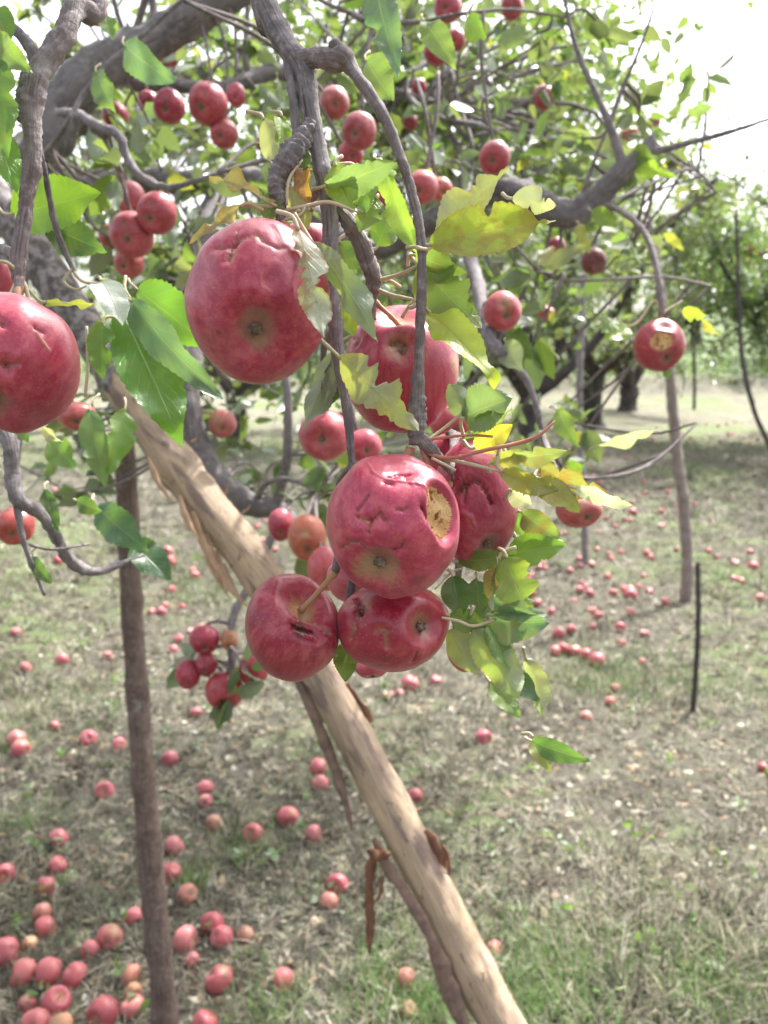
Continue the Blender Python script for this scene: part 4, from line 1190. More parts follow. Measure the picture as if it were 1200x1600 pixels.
hero_apple(458, 980, 73, 83, .45, (0, 0), [
    ('d', (500, 955), .3, .12), ('g', [(466, 968), (480, 975), (500, 982)], .075, .17, .0), ('k', (478, 974), .16, .95), ('r', [(478, 958), (494, 964), (508, 968)], .06, .09, .1),
    ('r', [(474, 940), (480, 948)], .05, .06, .0), ('g', [(505, 965), (518, 985)], .05, .06, .4), ('d', (430, 920), .25, .04), ('d', (425, 960), .3, .03), ('s', (500, 942), .16, .9)],
    DRED, 24, 'dark crimson apple with its stalk facing out, lowest left of the near bunch', stem_vec=(.36, .62, .55), stem_tip=(524, 893, .43), lumps=.04, res=(240, 160), stem_d=.42)
hero_apple(615, 978, 89, 72, .452, (.62, .12), [
    ('g', [(586, 974), (592, 970), (604, 974), (600, 978), (602, 990), (603, 1002)], .06, .05, .5), ('g', [(556, 958), (554, 976), (548, 990)], .05, .06, .45), ('d', (588, 986), .25, .05),
    ('g', [(545, 930), (556, 936), (562, 950)], .08, .12, .0), ('k', (562, 944), .13, .9), ('r', [(600, 1005), (602, 1028)], .04, .03, .0), ('k', (602, 1022), .06, .5),
    ('s', (570, 938), .12, .6), ('s', (664, 960), .2, .25), ('d', (632, 1008), .1, .02), ('g', [(645, 1025), (652, 1010)], .04, .04, 0.)],
    (.34, .007, .034), 28, 'glossy wine red apple with its eye at right, lowest right of the near bunch', stem_tip=(545, 950, .46), lumps=.045, res=(240, 160), cal_d=.26)
GB = 'apples hanging behind the near bunch'
hero_apple(478, 388, 44, 40, .5, (.3, -.3), [], PINK, 31, 'pink red apple peeping out behind the topmost big apple', res=(60, 40), group=GB, stem_vec=(0, 1, .2))
hero_apple(508, 680, 42, 40, .75, (-.1, -.3), [('g', [(500, 670), (508, 676), (505, 690)], .07, .06, .2)], (.42, .04, .06), 32, 'red apple crossed by the tip of the long hanging twig', res=(70, 46), group=GB)
hero_apple(570, 697, 27, 27, .8, (.2, -.4), [], PINK, 33, 'small pink apple just right of the hanging twig tip', res=(50, 34), group=GB)
hero_apple(706, 662, 34, 30, .6, (.1, -.5), [], (.4, .03, .05), 34, 'red apple showing under the grey green leaves above the spur', res=(50, 34), group=GB)
hero_apple(712, 715, 52, 40, .52, (.1, -.5), [('d', (700, 700), .3, .08)], (.36, .02, .07), 35, 'red apple top visible just above the dark grooved apple', res=(60, 40), group=GB)
hero_apple(438, 820, 20, 26, 1.2, (.1, -.6), [], RED, 36, 'small red apple beside the orange one under the brown limb', res=(40, 28), group=GB)
hero_apple(480, 840, 30, 37, 1.15, (.1, -.6), [('g', [(472, 832), (480, 828), (488, 836)], .1, .08, .6), ('s', (478, 834), .2, .8)], ORG, 37, 'orange apple with a brown blemish left of the near bunch', res=(50, 34), group=GB)
hero_apple(508, 888, 28, 36, 1.1, (.1, -.6), [], (.42, .05, .06), 38, 'pale red apple between the orange apple and the near bunch', res=(50, 34), group=GB)
hero_apple(560, 905, 50, 40, .55, (.1, -.6), [], (.4, .05, .09), 39, 'pinkish apple wedged behind the bared flesh apple', res=(50, 34), group=GB)
hero_apple(905, 797, 36, 28, .7, (.3, -.5), [('s', (892, 790), .4, .9)], (.42, .07, .07), 40, 'half green half red apple under the pale leaf tip at right', res=(60, 40), group=GB)
hero_apple(728, 1016, 30, 34, .62, (.3, -.6), [], (.45, .06, .06), 41, 'light red apple hidden behind the low yellow green leaves', res=(50, 34), group=GB)
hero_apple(580, 1042, 28, 18, .6, (.1, -.8), [], PINK, 42, 'apple peeping out below the glossy wine red one', res=(40, 28), group=GB)
hero_apple(347, 662, 22, 22, 1.5, (.2, -.5), [('s', (340, 662), .6, .7)], (.46, .12, .1), 43, 'pale green and pink apple right of the curved brown limb', res=(40, 28), group=GB)
hero_apple(22, 822, 30, 30, 1.0, (.2, -.5), [], (.42, .06, .04), 44, 'red apple at the left edge below the big cut off one', res=(50, 34), group=GB)
hero_apple(-2, 432, 24, 26, .56, (.2, -.5), [], PINK, 45, 'sliver of red apple at the left edge above the big cut off one', res=(40, 28), group=GB)
hero_apple(120, 650, 30, 22, .9, (.2, -.6), [], (.4, .07, .06), 46, 'dull red apple behind the leaning pole beside the left apple', res=(40, 28), group=GB)
hero_apple(1030, 540, 40, 40, 1.1, (.2, -.7), [('b', (1022, 540), .3, .42, .36, .1), ('s', (1022, 540), .33, 1.0), ('k', (1012, 532), .12, .5), ('k', (1030, 550), .1, .5), ('d', (1030, 514), .3, .12), ('k', (1032, 512), .2, .6)], (.38, .03, .05), 47, 'lone red apple with pecked orange hollow hanging at the right', stem_tip=(1034, 492, 1.1), res=(90, 60), group=GB)
GL = 'apples in the low cluster left of the near bunch'
for (x, y, rx, ry, c, l, s) in ((319, 999, 24, 23, RED, 'round red apple at the top of the low hanging cluster', 50), (294, 1053, 20, 24, RED, 'red apple at the left end of the low hanging cluster', 51),
                               (322, 1038, 18, 19, DRED, 'darkest apple in the middle of the low hanging cluster', 52), (350, 1080, 30, 31, (.38, .03, .045), 'heart shaped red apple at the bottom of the low hanging cluster', 53),
                               (396, 1046, 24, 27, (.4, .03, .05), 'red apple at the right end of the low hanging cluster', 54), (358, 1000, 14, 16, (.44, .2, .06), 'small yellow brown apple inside the low hanging cluster', 55)):
    hero_apple(x, y, rx, ry, 1.42, (.1 + .1 * (s % 3 - 1), -.6), [('d', (x - 5, y - 4), .25, .06)], c, s, l, res=(48, 32), group=GL)
GU = 'apples up in the crown at the left'
for (x, y, r, c, l, d, s) in ((264, 166, 25, RED, 'apple hanging alone left of the scarred pair high up', 1.5, 60), (325, 162, 31, (.38, .03, .05), 'scarred apple, largest of the upper left trio', 1.4, 61), (350, 208, 22, (.42, .06, .07), 'apple hanging lowest of the upper left trio', 1.42, 62),
                              (369, 148, 15, PINK, 'slender apple at the right of the upper left trio', 1.45, 63), (180, 181, 20, RED, 'apple under the glossy leaf at the upper left', 1.6, 64), (232, 160, 17, RED, 'apple half behind a leaf at the upper left', 1.65, 70),
                              (100, 190, 17, RED, 'apple beside the thick upper left limb', 1.7, 65), (205, 366, 34, (.4, .05, .07), 'left apple of the four apple bunch above the leaning pole', 1.1, 66), (245, 333, 31, (.4, .04, .06), 'right apple with visible eye in the bunch of four', 1.08, 67),
                              (201, 410, 23, (.42, .08, .07), 'lowest apple in the bunch of four', 1.15, 68), (203, 308, 24, (.4, .06, .08), 'topmost apple in the bunch of four', 1.2, 69), (172, 370, 18, (.4, .09, .07), 'dim apple at the far left of the bunch of four', 1.25, 71),
                              (130, 160, 14, DRED, 'small dark apple beneath the thick upper left limb', 1.75, 72)):
    hero_apple(x, y, r, r * (1.15 if s == 63 else 1.0) * 1.04, d, (.25 * math.sin(s), -.55), [('d', (x - 5, y), .2, .08), ('g', [(x - 6, y - 8), (x + 2, y - 5), (x + 4, y + 4)], .09, .06, .3)], c, s, l, res=(56, 38), group=GU)
GC = 'apples up in the crown beyond the near twigs'
for (x, y, r, c, l, d, s) in ((561, 204, 27, (.36, .05, .06), 'round apple just right of the long grey branch', 1.05, 80), (522, 160, 24, (.38, .09, .08), 'apple above the round one right of the grey branch', 1.1, 81), (548, 240, 20, (.42, .05, .08), 'apple below the round one by the grey branch', 1.1, 82),
                              (660, 292, 25, (.44, .07, .08), 'pale red apple left of the big yellow leaf', 1.1, 83), (690, 296, 18, (.46, .12, .09), 'small pinkish apple touching the pale red one', 1.15, 84), (600, 300, 22, (.4, .05, .06), 'apple behind the twig by the green leaves', 1.05, 85),
                              (773, 246, 25, (.34, .03, .05), 'apple hanging from a bare twig above the yellow leaf', 1.25, 86), (785, 486, 30, (.42, .04, .06), 'apple with a green patch right of the lime leaves', 1.0, 87), (682, 80, 20, RED, 'dark apple behind the lime leaf at the top', 1.7, 88),
                              (712, 62, 16, (.4, .06, .08), 'apple to the right of the top lime leaf', 1.75, 89), (655, 135, 12, RED, 'small apple left of the bare forked twig', 2.0, 90), (850, 152, 18, (.36, .06, .07), 'apple among dense leaves right of centre top', 2.0, 91),
                              (642, 190, 12, DRED, 'dark apple below the forked twig', 2.1, 92), (928, 408, 20, (.12, .03, .03), 'shrivelled dark apple hanging under the grey limb', 1.6, 93), (870, 385, 14, RED, 'shaded apple below the thick grey limb', 1.8, 94),
                              (700, 10, 22, PINK, 'apple at the very top edge', 1.6, 95), (800, 10, 18, (.4, .06, .08), 'apple at the top edge right of its neighbour', 1.7, 96), (150, 20, 18, PINK, 'apple at the top edge by the left branch', 1.2, 97)):
    hero_apple(x, y, r, r * 1.03, d, (.3 * math.sin(s * 2.1), -.5), [('d', (x - 5, y), .2, .08), ('g', [(x - 6, y - 6), (x + 3, y - 3), (x + 5, y + 5)], .09, .06, .2), ('s', (x + (0 if s == 87 else 300), y - 5), .4, .8)] if s == 87 else [('d', (x - 5, y), .2, .08)], c, s, l, res=(50, 34), group=GC)

# ---- twigs that carry the small hanging apples
BP = np.array(BRANCH_PTS)
apples = [o for o in bpy.data.objects if o.name.startswith('hanging_apple')]
bpy.context.view_layer.update()
k = 0
for o in apples:
    st = [c for c in o.children if c.name.startswith('stem')][0]
    v = np.array([vv.co[:] for vv in st.data.vertices])
    tip = np.array(o.matrix_world @ Vector(v[-1]))
    dd = (BP[:, :3] - tip) * np.array([1.8, 1.0, 1.0]); dist = np.linalg.norm(dd, axis=1) + np.where(BP[:, 2] < tip[2] - .01, .25, 0)
    i = dist.argmin(); q = BP[i]
    L = np.linalg.norm(q[:3] - tip)
    if L < .012: continue
    if L > .3:
        print('long twig', o['label'], round(L, 2)); q = np.array([*(tip + np.array([.03 * math.sin(k * 2.1), .05, .16])), .003]); L = .17
    m = (tip + q[:3]) / 2 + np.array([0, 0, .12 * L]) + np.array([math.sin(k), math.cos(k), 0]) * .06 * L
    tube('twig', [(*q[:3], min(.004, q[3])), (*m, .003), (*tip, .0022)], BARKY, TREE, 12, 7, .12, px=False, reg=False, seed=k); k += 1

# ---- spurs with leaf rosettes through the crown: the biggest as single leaves, the others joined
LM = []
for s in range(7):
    V, Fc, uv = leaf_data(1, .5 + .05 * (s % 3), 13, 4, .15 + .08 * (s % 3), .2 + .2 * (s % 4), .03, .0, (), .07, 200 + s)
    LM.append(np_mesh('leaf', V, Fc, LEAF, True, uv))
REG = [  # x0,y0,x1,y1, near, far, rosettes
    (0, -40, 330, 260, 1.62, 2.3, 26), (180, 210, 460, 440, 1.1, 2.0, 30), (280, 0, 640, 260, 1.4, 2.6, 40), (560, -40, 900, 260, 1.4, 2.8, 52),
    (600, 160, 1000, 420, 1.4, 2.6, 38), (60, 230, 260, 330, 1.0, 1.7, 10), (120, 330, 280, 470, 1.45, 1.9, 10), (60, 600, 200, 780, 1.4, 1.9, 12), (160, 540, 340, 720, 1.5, 2.0, 9), (330, 590, 560, 770, 1.4, 2.1, 20),
    (700, 480, 900, 760, 1.2, 2.0, 14), (880, 60, 1130, 340, 1.4, 2.4, 12), (440, 720, 560, 850, 1.2, 1.6, 4), (280, 980, 420, 1090, 1.35, 1.5, 3), (800, 400, 960, 520, 1.2, 2.0, 9)]
rg = np.random.default_rng(99)
BP = np.array(BRANCH_PTS)
singles, cpos, twl = 0, [], []
MAXS = 300 - N_LEAF
cand = []
for (x0, y0, x1, y1, d0, d1, n) in REG:
    for i in range(n):
        cand.append((P(rg.uniform(x0, x1), rg.uniform(y0, y1), 0.3 + 0), rg.uniform(d0, d1)))
cents = []
for q, d in cand:
    dirv = (q - C0) / .3
    cents.append((d, C0 + dirv * d))
cents.sort(key=lambda t: t[0])
for (d, c) in cents:
    dist = np.linalg.norm(BP[:, :3] - c, axis=1); i = dist.argmin(); q = BP[i]
    if dist[i] > .5: c = q[:3] + (c - q[:3]) * .5 / dist[i]
    m = (c + q[:3]) / 2 + rg.normal(0, .02, 3)
    sp = spline([(*q[:3], min(.0035, q[3])), (*m, .0028), (*c, .0018)], 8)
    twl.append(tube_data(sp[:, :3] - tree_base, sp[:, 3], 6, .1))
    for j in range(rg.integers(4, 8)):
        ax = unit(rg.normal(size=3) + np.array([0, 0, -.15])); nn = rg.normal(size=3) + np.array([0, 0, .9])
        p = c + (m - c) * rg.uniform(0, .6) + ax * .012
        L = rg.uniform(.04, .072)
        if singles < MAXS and d < 1.75:
            o = link('leaf', LM[rg.integers(0, 7)], TREE, Vector(p) - TREE.location)
            o.rotation_euler = frame_from(ax, nn).to_euler(); o.scale = (L, L, L)
            t = green_tints(1, rg)[0]; o.color = (*t, float(rg.choice([0, .05, .15, .4]))); singles += 1
        else: cpos.append(p)
V, Fc, uv = joined(twl)
o = link('twigs', np_mesh('twigs', V, Fc, BARKY, True, uv), TREE); o['kind'] = 'stuff'
# far side of the crown and the part above the picture
cl = []


def crown_clump(n, c, s):
    cl.append(np.asarray(c) + rg.normal(size=(n, 3)) * np.asarray(s))


for (x0, y0, x1, y1, d0, d1, n) in ((260, -60, 640, 260, 2.2, 4.2, 1700), (560, -60, 940, 330, 2.2, 4.4, 3300), (100, 150, 460, 430, 2.2, 3.8, 420), (640, 240, 980, 470, 2.4, 4.4, 620), (900, 20, 1070, 300, 2.6, 4.4, 380), (-60, -60, 280, 240, 2.4, 3.8, 160), (360, 380, 720, 660, 2.4, 4.0, 700)):
    k = max(8, n // 16)
    cc = [P(rg.uniform(x0, x1), rg.uniform(y0, y1), rg.uniform(d0, d1)) for _ in range(k)]
    for c in cc: crown_clump(n // k, c, (.12, .12, .1))
for c in ((-.6, 1.3, 2.9), (-.2, 1.5, 3.1), (.3, 1.5, 3.15), (.7, 1.9, 3.3), (1.1, 2.2, 3.3), (.5, 1.0, 2.95), (-.1, .8, 2.7), (.9, 1.4, 3.2), (-.9, 1.8, 2.9), (.2, 2.2, 3.3), (-.4, 2.4, 3.2), (.9, 2.6, 3.1), (1.3, 1.8, 3.2), (-.2, 3.2, 3.1), (.5, 3.4, 3.0)):
    for _ in range(6): crown_clump(16, np.array(c) + rg.normal(0, .22, 3), (.13, .13, .08))  # unseen leaf clumps, added between sun and near apples to shade them
pos = np.vstack(cl + [np.array(cpos)]) - tree_base
V, Fc, tt = leaf_cloud(pos, .06, green_tints(len(pos), rg, 1., .45), 55)
o = link('foliage', np_mesh('foliage', V, Fc, LEAFC, True, None, None, tt), TREE); o['kind'] = 'stuff'
# thin wood inside that far foliage
tw = []
for c in cl[::2]:
    c0 = c.mean(0); i = np.linalg.norm(BP[:, :3] - c0, axis=1).argmin(); q = BP[i]
    if np.linalg.norm(c0 - q[:3]) > .75: continue
    m = (c0 + q[:3]) / 2 + rg.normal(0, .06, 3); sp = spline([(*q[:3], .008), (*m, .006), (*c0, .003)], 10)
    tw.append(tube_data(sp[:, :3] - tree_base, sp[:, 3], 5, .1))
V, Fc, uv = joined(tw)
o = link('twigs', np_mesh('twigs', V, Fc, BARK, True, uv), TREE); o['kind'] = 'stuff'

# small apples on the far side of the crown and on the trees behind
AM = []
for s in range(6):
    V, Fc, lat = apple_data(32, 22, 300 + s, .9, .035)
    D = unit_rows(V); r2 = np.random.default_rng(s)
    mk = []
    for q in range(3):
        c = unit(r2.normal(size=3)); mk.append(('d', c, r2.uniform(.15, .3), r2.uniform(.05, .12)))
        mk.append(('g', [c, unit(c + r2.normal(0, .2, 3))], .09, .05, r2.uniform(0, .5)))
        if s % 2 == 0: mk.append(('s', unit(r2.normal(size=3)), r2.uniform(.25, .6), .9)); mk.append(('k', unit(r2.normal(size=3)), r2.uniform(.1, .3), .6))
    V, at, fl = carve(V, D, mk); at['lat'] = lat
    AM.append(np_mesh('apple', V, Fc, SKIN, True, None, at))
st_m = stem_mesh(np.array([0, 0, .5]), np.array([.12, .05, 1.15]), .05); ca_m = calyx_mesh(1.0, -.66, 1)


def small_apple(name, p, r, col, label, group, rot=None, parts=True):
    o = link(name, AM[rg.integers(0, 6)], None, p)
    o.rotation_euler = rot or (rg.uniform(-.5, .5), rg.uniform(-.5, .5), rg.uniform(0, 6.28))
    o.scale = (r, r, r); o.color = (*col, 1)
    tag(o, label, 'apple', group)
    if parts:
        link('stem', st_m, o); link('calyx', ca_m, o)
    return o


def rcol():
    return tuple(np.clip(np.array((RED, PINK, (.4, .03, .06), (.42, .06, .06))[rg.integers(0, 4)]) * rg.uniform(.85, 1.15), 0, 1))


fp = np.vstack([p[::4] for p in far_pts[:4]])
n_f = 0
for i in rg.permutation(len(fp)):
    if n_f >= 46: break
    p = fp[i]
    if p[2] < terrain(p[0], p[1]) + 1.0: continue
    small_apple('hanging_apple', p - np.array([0, 0, .06]), .036, tuple(np.array(rcol()) * .8), 'tiny red apple up in the crowns of the orchard trees behind', 'apples on the orchard trees behind', parts=False); n_f += 1
for i in rg.permutation(len(cl))[:22]:
    small_apple('hanging_apple', cl[i].mean(0) - np.array([0, 0, .05]), .034, rcol(), 'small red apple half lost in the far leaves of the near tree', 'apples deep in the crown of the near tree', parts=False)

# ================================================================== POSTS AND POLES
# the leaning peeled pole
pp = [(-120, 130, 1.42, 60), (-50, 245, 1.39, 62), (20, 345, 1.37, 66), (75, 425, 1.35, 68), (135, 515, 1.33, 70), (195, 605, 1.31, 70), (250, 690, 1.29, 72), (318, 782, 1.27, 74), (388, 872, 1.25, 74), (452, 968, 1.23, 70), (512, 1072, 1.21, 70), (568, 1180, 1.19, 72), (625, 1290, 1.17, 74), (680, 1395, 1.15, 76), (727, 1490, 1.13, 78), (780, 1592, 1.11, 80), (850, 1720, 1.09, 82)]
w4 = [(*P(a, b, c), d * .86 / 2 / F * c) for a, b, c, d in pp]
e = np.array(w4[-1]); dv = e - np.array(w4[-2]); kk = (e[2] + .06) / -dv[2]
for f in np.linspace(0, 1, 5)[1:]: w4.append(tuple(e + np.array([*(dv[:3] * kk * f), 0])))
POLE = empty('leaning_pole', w4[-1][:3], 'thick leaning pole with the bark peeled off its pale lower half', 'pole')
sp = spline(w4, 220)
pb = np.array(POLE.location)
V, Fc, uv, s = tube_data(sp[:, :3] - pb, sp[:, 3], 28, .05, 0, 4)
i0 = int(np.abs(sp[:, :3] - P(195, 605, 1.31)).sum(1).argmin())
bk = np.clip((s[i0] - s) / .09 + .5, 0, 1)
bkv = np.concatenate([np.repeat(bk, 28), [1, 0]])
V[:-2] *= 1
# a little swelling where bark remains
link('stem', np_mesh('stem', V, Fc, PEEL, True, uv, {'bark': bkv}), POLE)


def strip(pts, wpx, name='bark_strip', thick=.0025, n=26, seed=0, mat=STRIP, tw=.6):
    """flat shred of bark: pts (px,py,depth)"""
    rg2 = np.random.default_rng(seed)
    path = spline([P(*p) for p in pts], n) - pb
    n = len(path)
    T = np.gradient(path, axis=0); T /= np.linalg.norm(T, axis=1)[:, None]
    wv = np.interp(np.linspace(0, 1, n), np.linspace(0, 1, len(wpx)), wpx) / F * pts[0][2] * (1 + .3 * np.convolve(rg2.normal(size=n + 6), np.ones(4) / 4, 'same')[3:-3])
    prof = np.linspace(-.5, .5, 5)
    top, bot = [], []
    for i in range(n):
        side = np.cross(T[i], CF); side = unit(side); nrm = np.cross(T[i], side)
        a = tw * math.sin(i * .25 + seed); sd = side * math.cos(a) + nrm * math.sin(a); nr = np.cross(T[i], sd)
        for q in prof:
            b = path[i] + sd * (q * wv[i] + .05 * wv[i] * rg2.normal() * (abs(q) > .4)) - nr * (wv[i] * .5 * (q * q) * 1.2)
            top.append(b); bot.append(b + nr * thick)
    V = np.array(top + bot); m = len(top)
    Fc = []
    for i in range(n - 1):
        for j in range(4):
            a, b, c, d = i * 5 + j, i * 5 + j + 1, (i + 1) * 5 + j + 1, (i + 1) * 5 + j
            Fc += [(a, b, c, d), (m + d, m + c, m + b, m + a)]
        Fc += [(i * 5, (i + 1) * 5, m + (i + 1) * 5, m + i * 5), (i * 5 + 4, m + i * 5 + 4, m + (i + 1) * 5 + 4, (i + 1) * 5 + 4)]
    uv = np.zeros((len(V), 2)); uv[:, 0] = np.tile(np.tile(prof, n), 2); uv[:, 1] = np.tile(np.repeat(np.arange(n) * .02, 5), 2)
    return link(name, np_mesh(name, V, np.array(Fc), mat, True, uv), POLE)


BST = mat_plain('old_bark_sheet', (.2, .13, .1), .85, .7, 70, (.075, .055, .05))
strip([(458, 1052, 1.2, ), (486, 1110, 1.19), (516, 1180, 1.18), (536, 1240, 1.17), (550, 1295, 1.165)], [8, 14, 18, 16, 14, 4], seed=1, mat=BST)
strip([(584, 1310, 1.14), (604, 1350, 1.135), (640, 1405, 1.12), (672, 1462, 1.11), (692, 1520, 1.1), (716, 1585, 1.09), (745, 1640, 1.08)], [8, 17, 19, 17, 26, 30, 26], seed=2, mat=BST, tw=.3)
strip([(588, 1330, 1.14), (580, 1360, 1.14), (577, 1410, 1.14), (578, 1450, 1.14), (577, 1488, 1.14)], [22, 16, 13, 14, 4], seed=3)
strip([(606, 1340, 1.135), (590, 1335, 1.13), (575, 1328, 1.125)], [22, 20, 8], seed=4)
strip([(542, 1068, 1.2), (556, 1090, 1.2), (570, 1108, 1.2), (580, 1128, 1.2)], [6, 9, 11, 16], seed=5, mat=STRIP)
strip([(664, 1298, 1.16), (680, 1325, 1.15), (692, 1358, 1.15), (704, 1390, 1.15)], [10, 20, 16, 6], seed=6)
strip([(690, 1318, 1.15), (700, 1340, 1.15), (702, 1372, 1.15)], [4, 7, 3], seed=7)
strip([(598, 1370, 1.13), (594, 1395, 1.13), (588, 1408, 1.13)], [5, 5, 2], seed=13)
SHRED = mat_plain('wood_shred', (.42, .28, .18), .75, .5, 60, (.24, .14, .08))
for k, (x, y, x2, y2, wd) in enumerate(((300, 800, 352, 912, 16), (322, 836, 366, 932, 12), (338, 860, 378, 942, 8), (318, 850, 352, 925, 7), (350, 880, 386, 948, 7), (232, 716, 268, 782, 8), (280, 775, 310, 842, 10), (330, 850, 360, 938, 5))):
    strip([(x, y, 1.24), ((x + x2) / 2 - 4, (y + y2) / 2 + 3, 1.225), (x2, y2, 1.22)], [wd * .6, wd, wd * .7, 2], name='wood_shred', seed=20 + k, mat=SHRED, tw=.3, n=14)
for k, (x, y, x2, y2) in enumerate(((380, 800, 392, 790), (352, 770, 358, 755), (672, 1300, 690, 1310), (640, 1265, 660, 1262), (770, 1530, 800, 1555), (300, 690, 310, 680))):
    strip([(x, y, 1.22), ((x + x2) / 2, (y + y2) / 2 + 2, 1.215), (x2, y2, 1.21)], [4, 3, 1], name='wood_shred', seed=40 + k, mat=SHRED, n=8)


def post(name, label, pts, mat, seed, group=None, rough=.08, rough_knots=()):
    """pts: (px,py,depth,width); the last one stands on the ground"""
    w4 = [(*P(a, b, c), d / 2 / F * c) for a, b, c, d in pts]
    e = list(w4[-1]); e[2] = float(terrain(e[0], e[1])) - .08; w4[-1] = tuple(e)
    o = empty(name, (e[0], e[1], e[2] + .08), label, 'post', group)
    tube('shaft', [tuple(np.array(q[:3])) + (q[3],) for q in w4], mat, o, 60, 14, rough, px=False, reg=False, seed=seed)
    return o, w4


gb, gd = G(259, 1618)
gd0 = gd
LP, w4 = post('wooden_post', 'dark upright wooden post standing in the grass at the left', [(186, 520, gd * 1.0, 30), (192, 640, gd, 31), (200, 800, gd, 33), (208, 980, gd, 34), (222, 1180, gd, 35), (236, 1350, gd, 38), (250, 1500, gd, 38), (259, 1618, gd, 40)], POSTM, 5)
gb, gd = G(1072, 938)
post('wooden_post', 'slim pale prop pole standing below the lone right apple', [(1010, 330, gd, 11), (1030, 440, gd, 13), (1046, 580, gd, 15), (1056, 690, gd, 17), (1069, 800, gd, 17), (1074, 880, gd, 18), (1072, 938, gd, 19)], POSTL, 6, rough=.12)
gb, gd = G(915, 885)
post('wooden_post', 'straight grey prop post rising behind the half green apple', [(912, 390, gd, 10), (908, 520, gd, 11), (905, 650, gd, 10), (912, 780, gd, 10), (915, 885, gd, 11)], BARK, 7)
gb, gd = G(1082, 1116)
post('thin_stake', 'thin dark stake in the grass right of the slim pole', [(1090, 878, gd, 8), (1091, 960, gd, 8), (1088, 1040, gd, 8), (1082, 1116, gd, 9)], BARKD, 8, rough=.1)
gb, gd = G(1222, 735)
post('thin_sapling', 'thin dark curved sapling stem at the right edge', [(1150, 330, gd, 5), (1155, 480, gd, 6), (1160, 560, gd, 7), (1178, 640, gd, 7), (1204, 700, gd, 7), (1222, 735, gd, 8)], BARKD, 9, rough=.08)
gb, gd = G(1085, 640)
post('thin_stake', 'faint distant stake between the forked tree and right edge', [(1083, 520, gd, 5), (1085, 580, gd, 5), (1085, 640, gd, 5)], BARKD, 10)

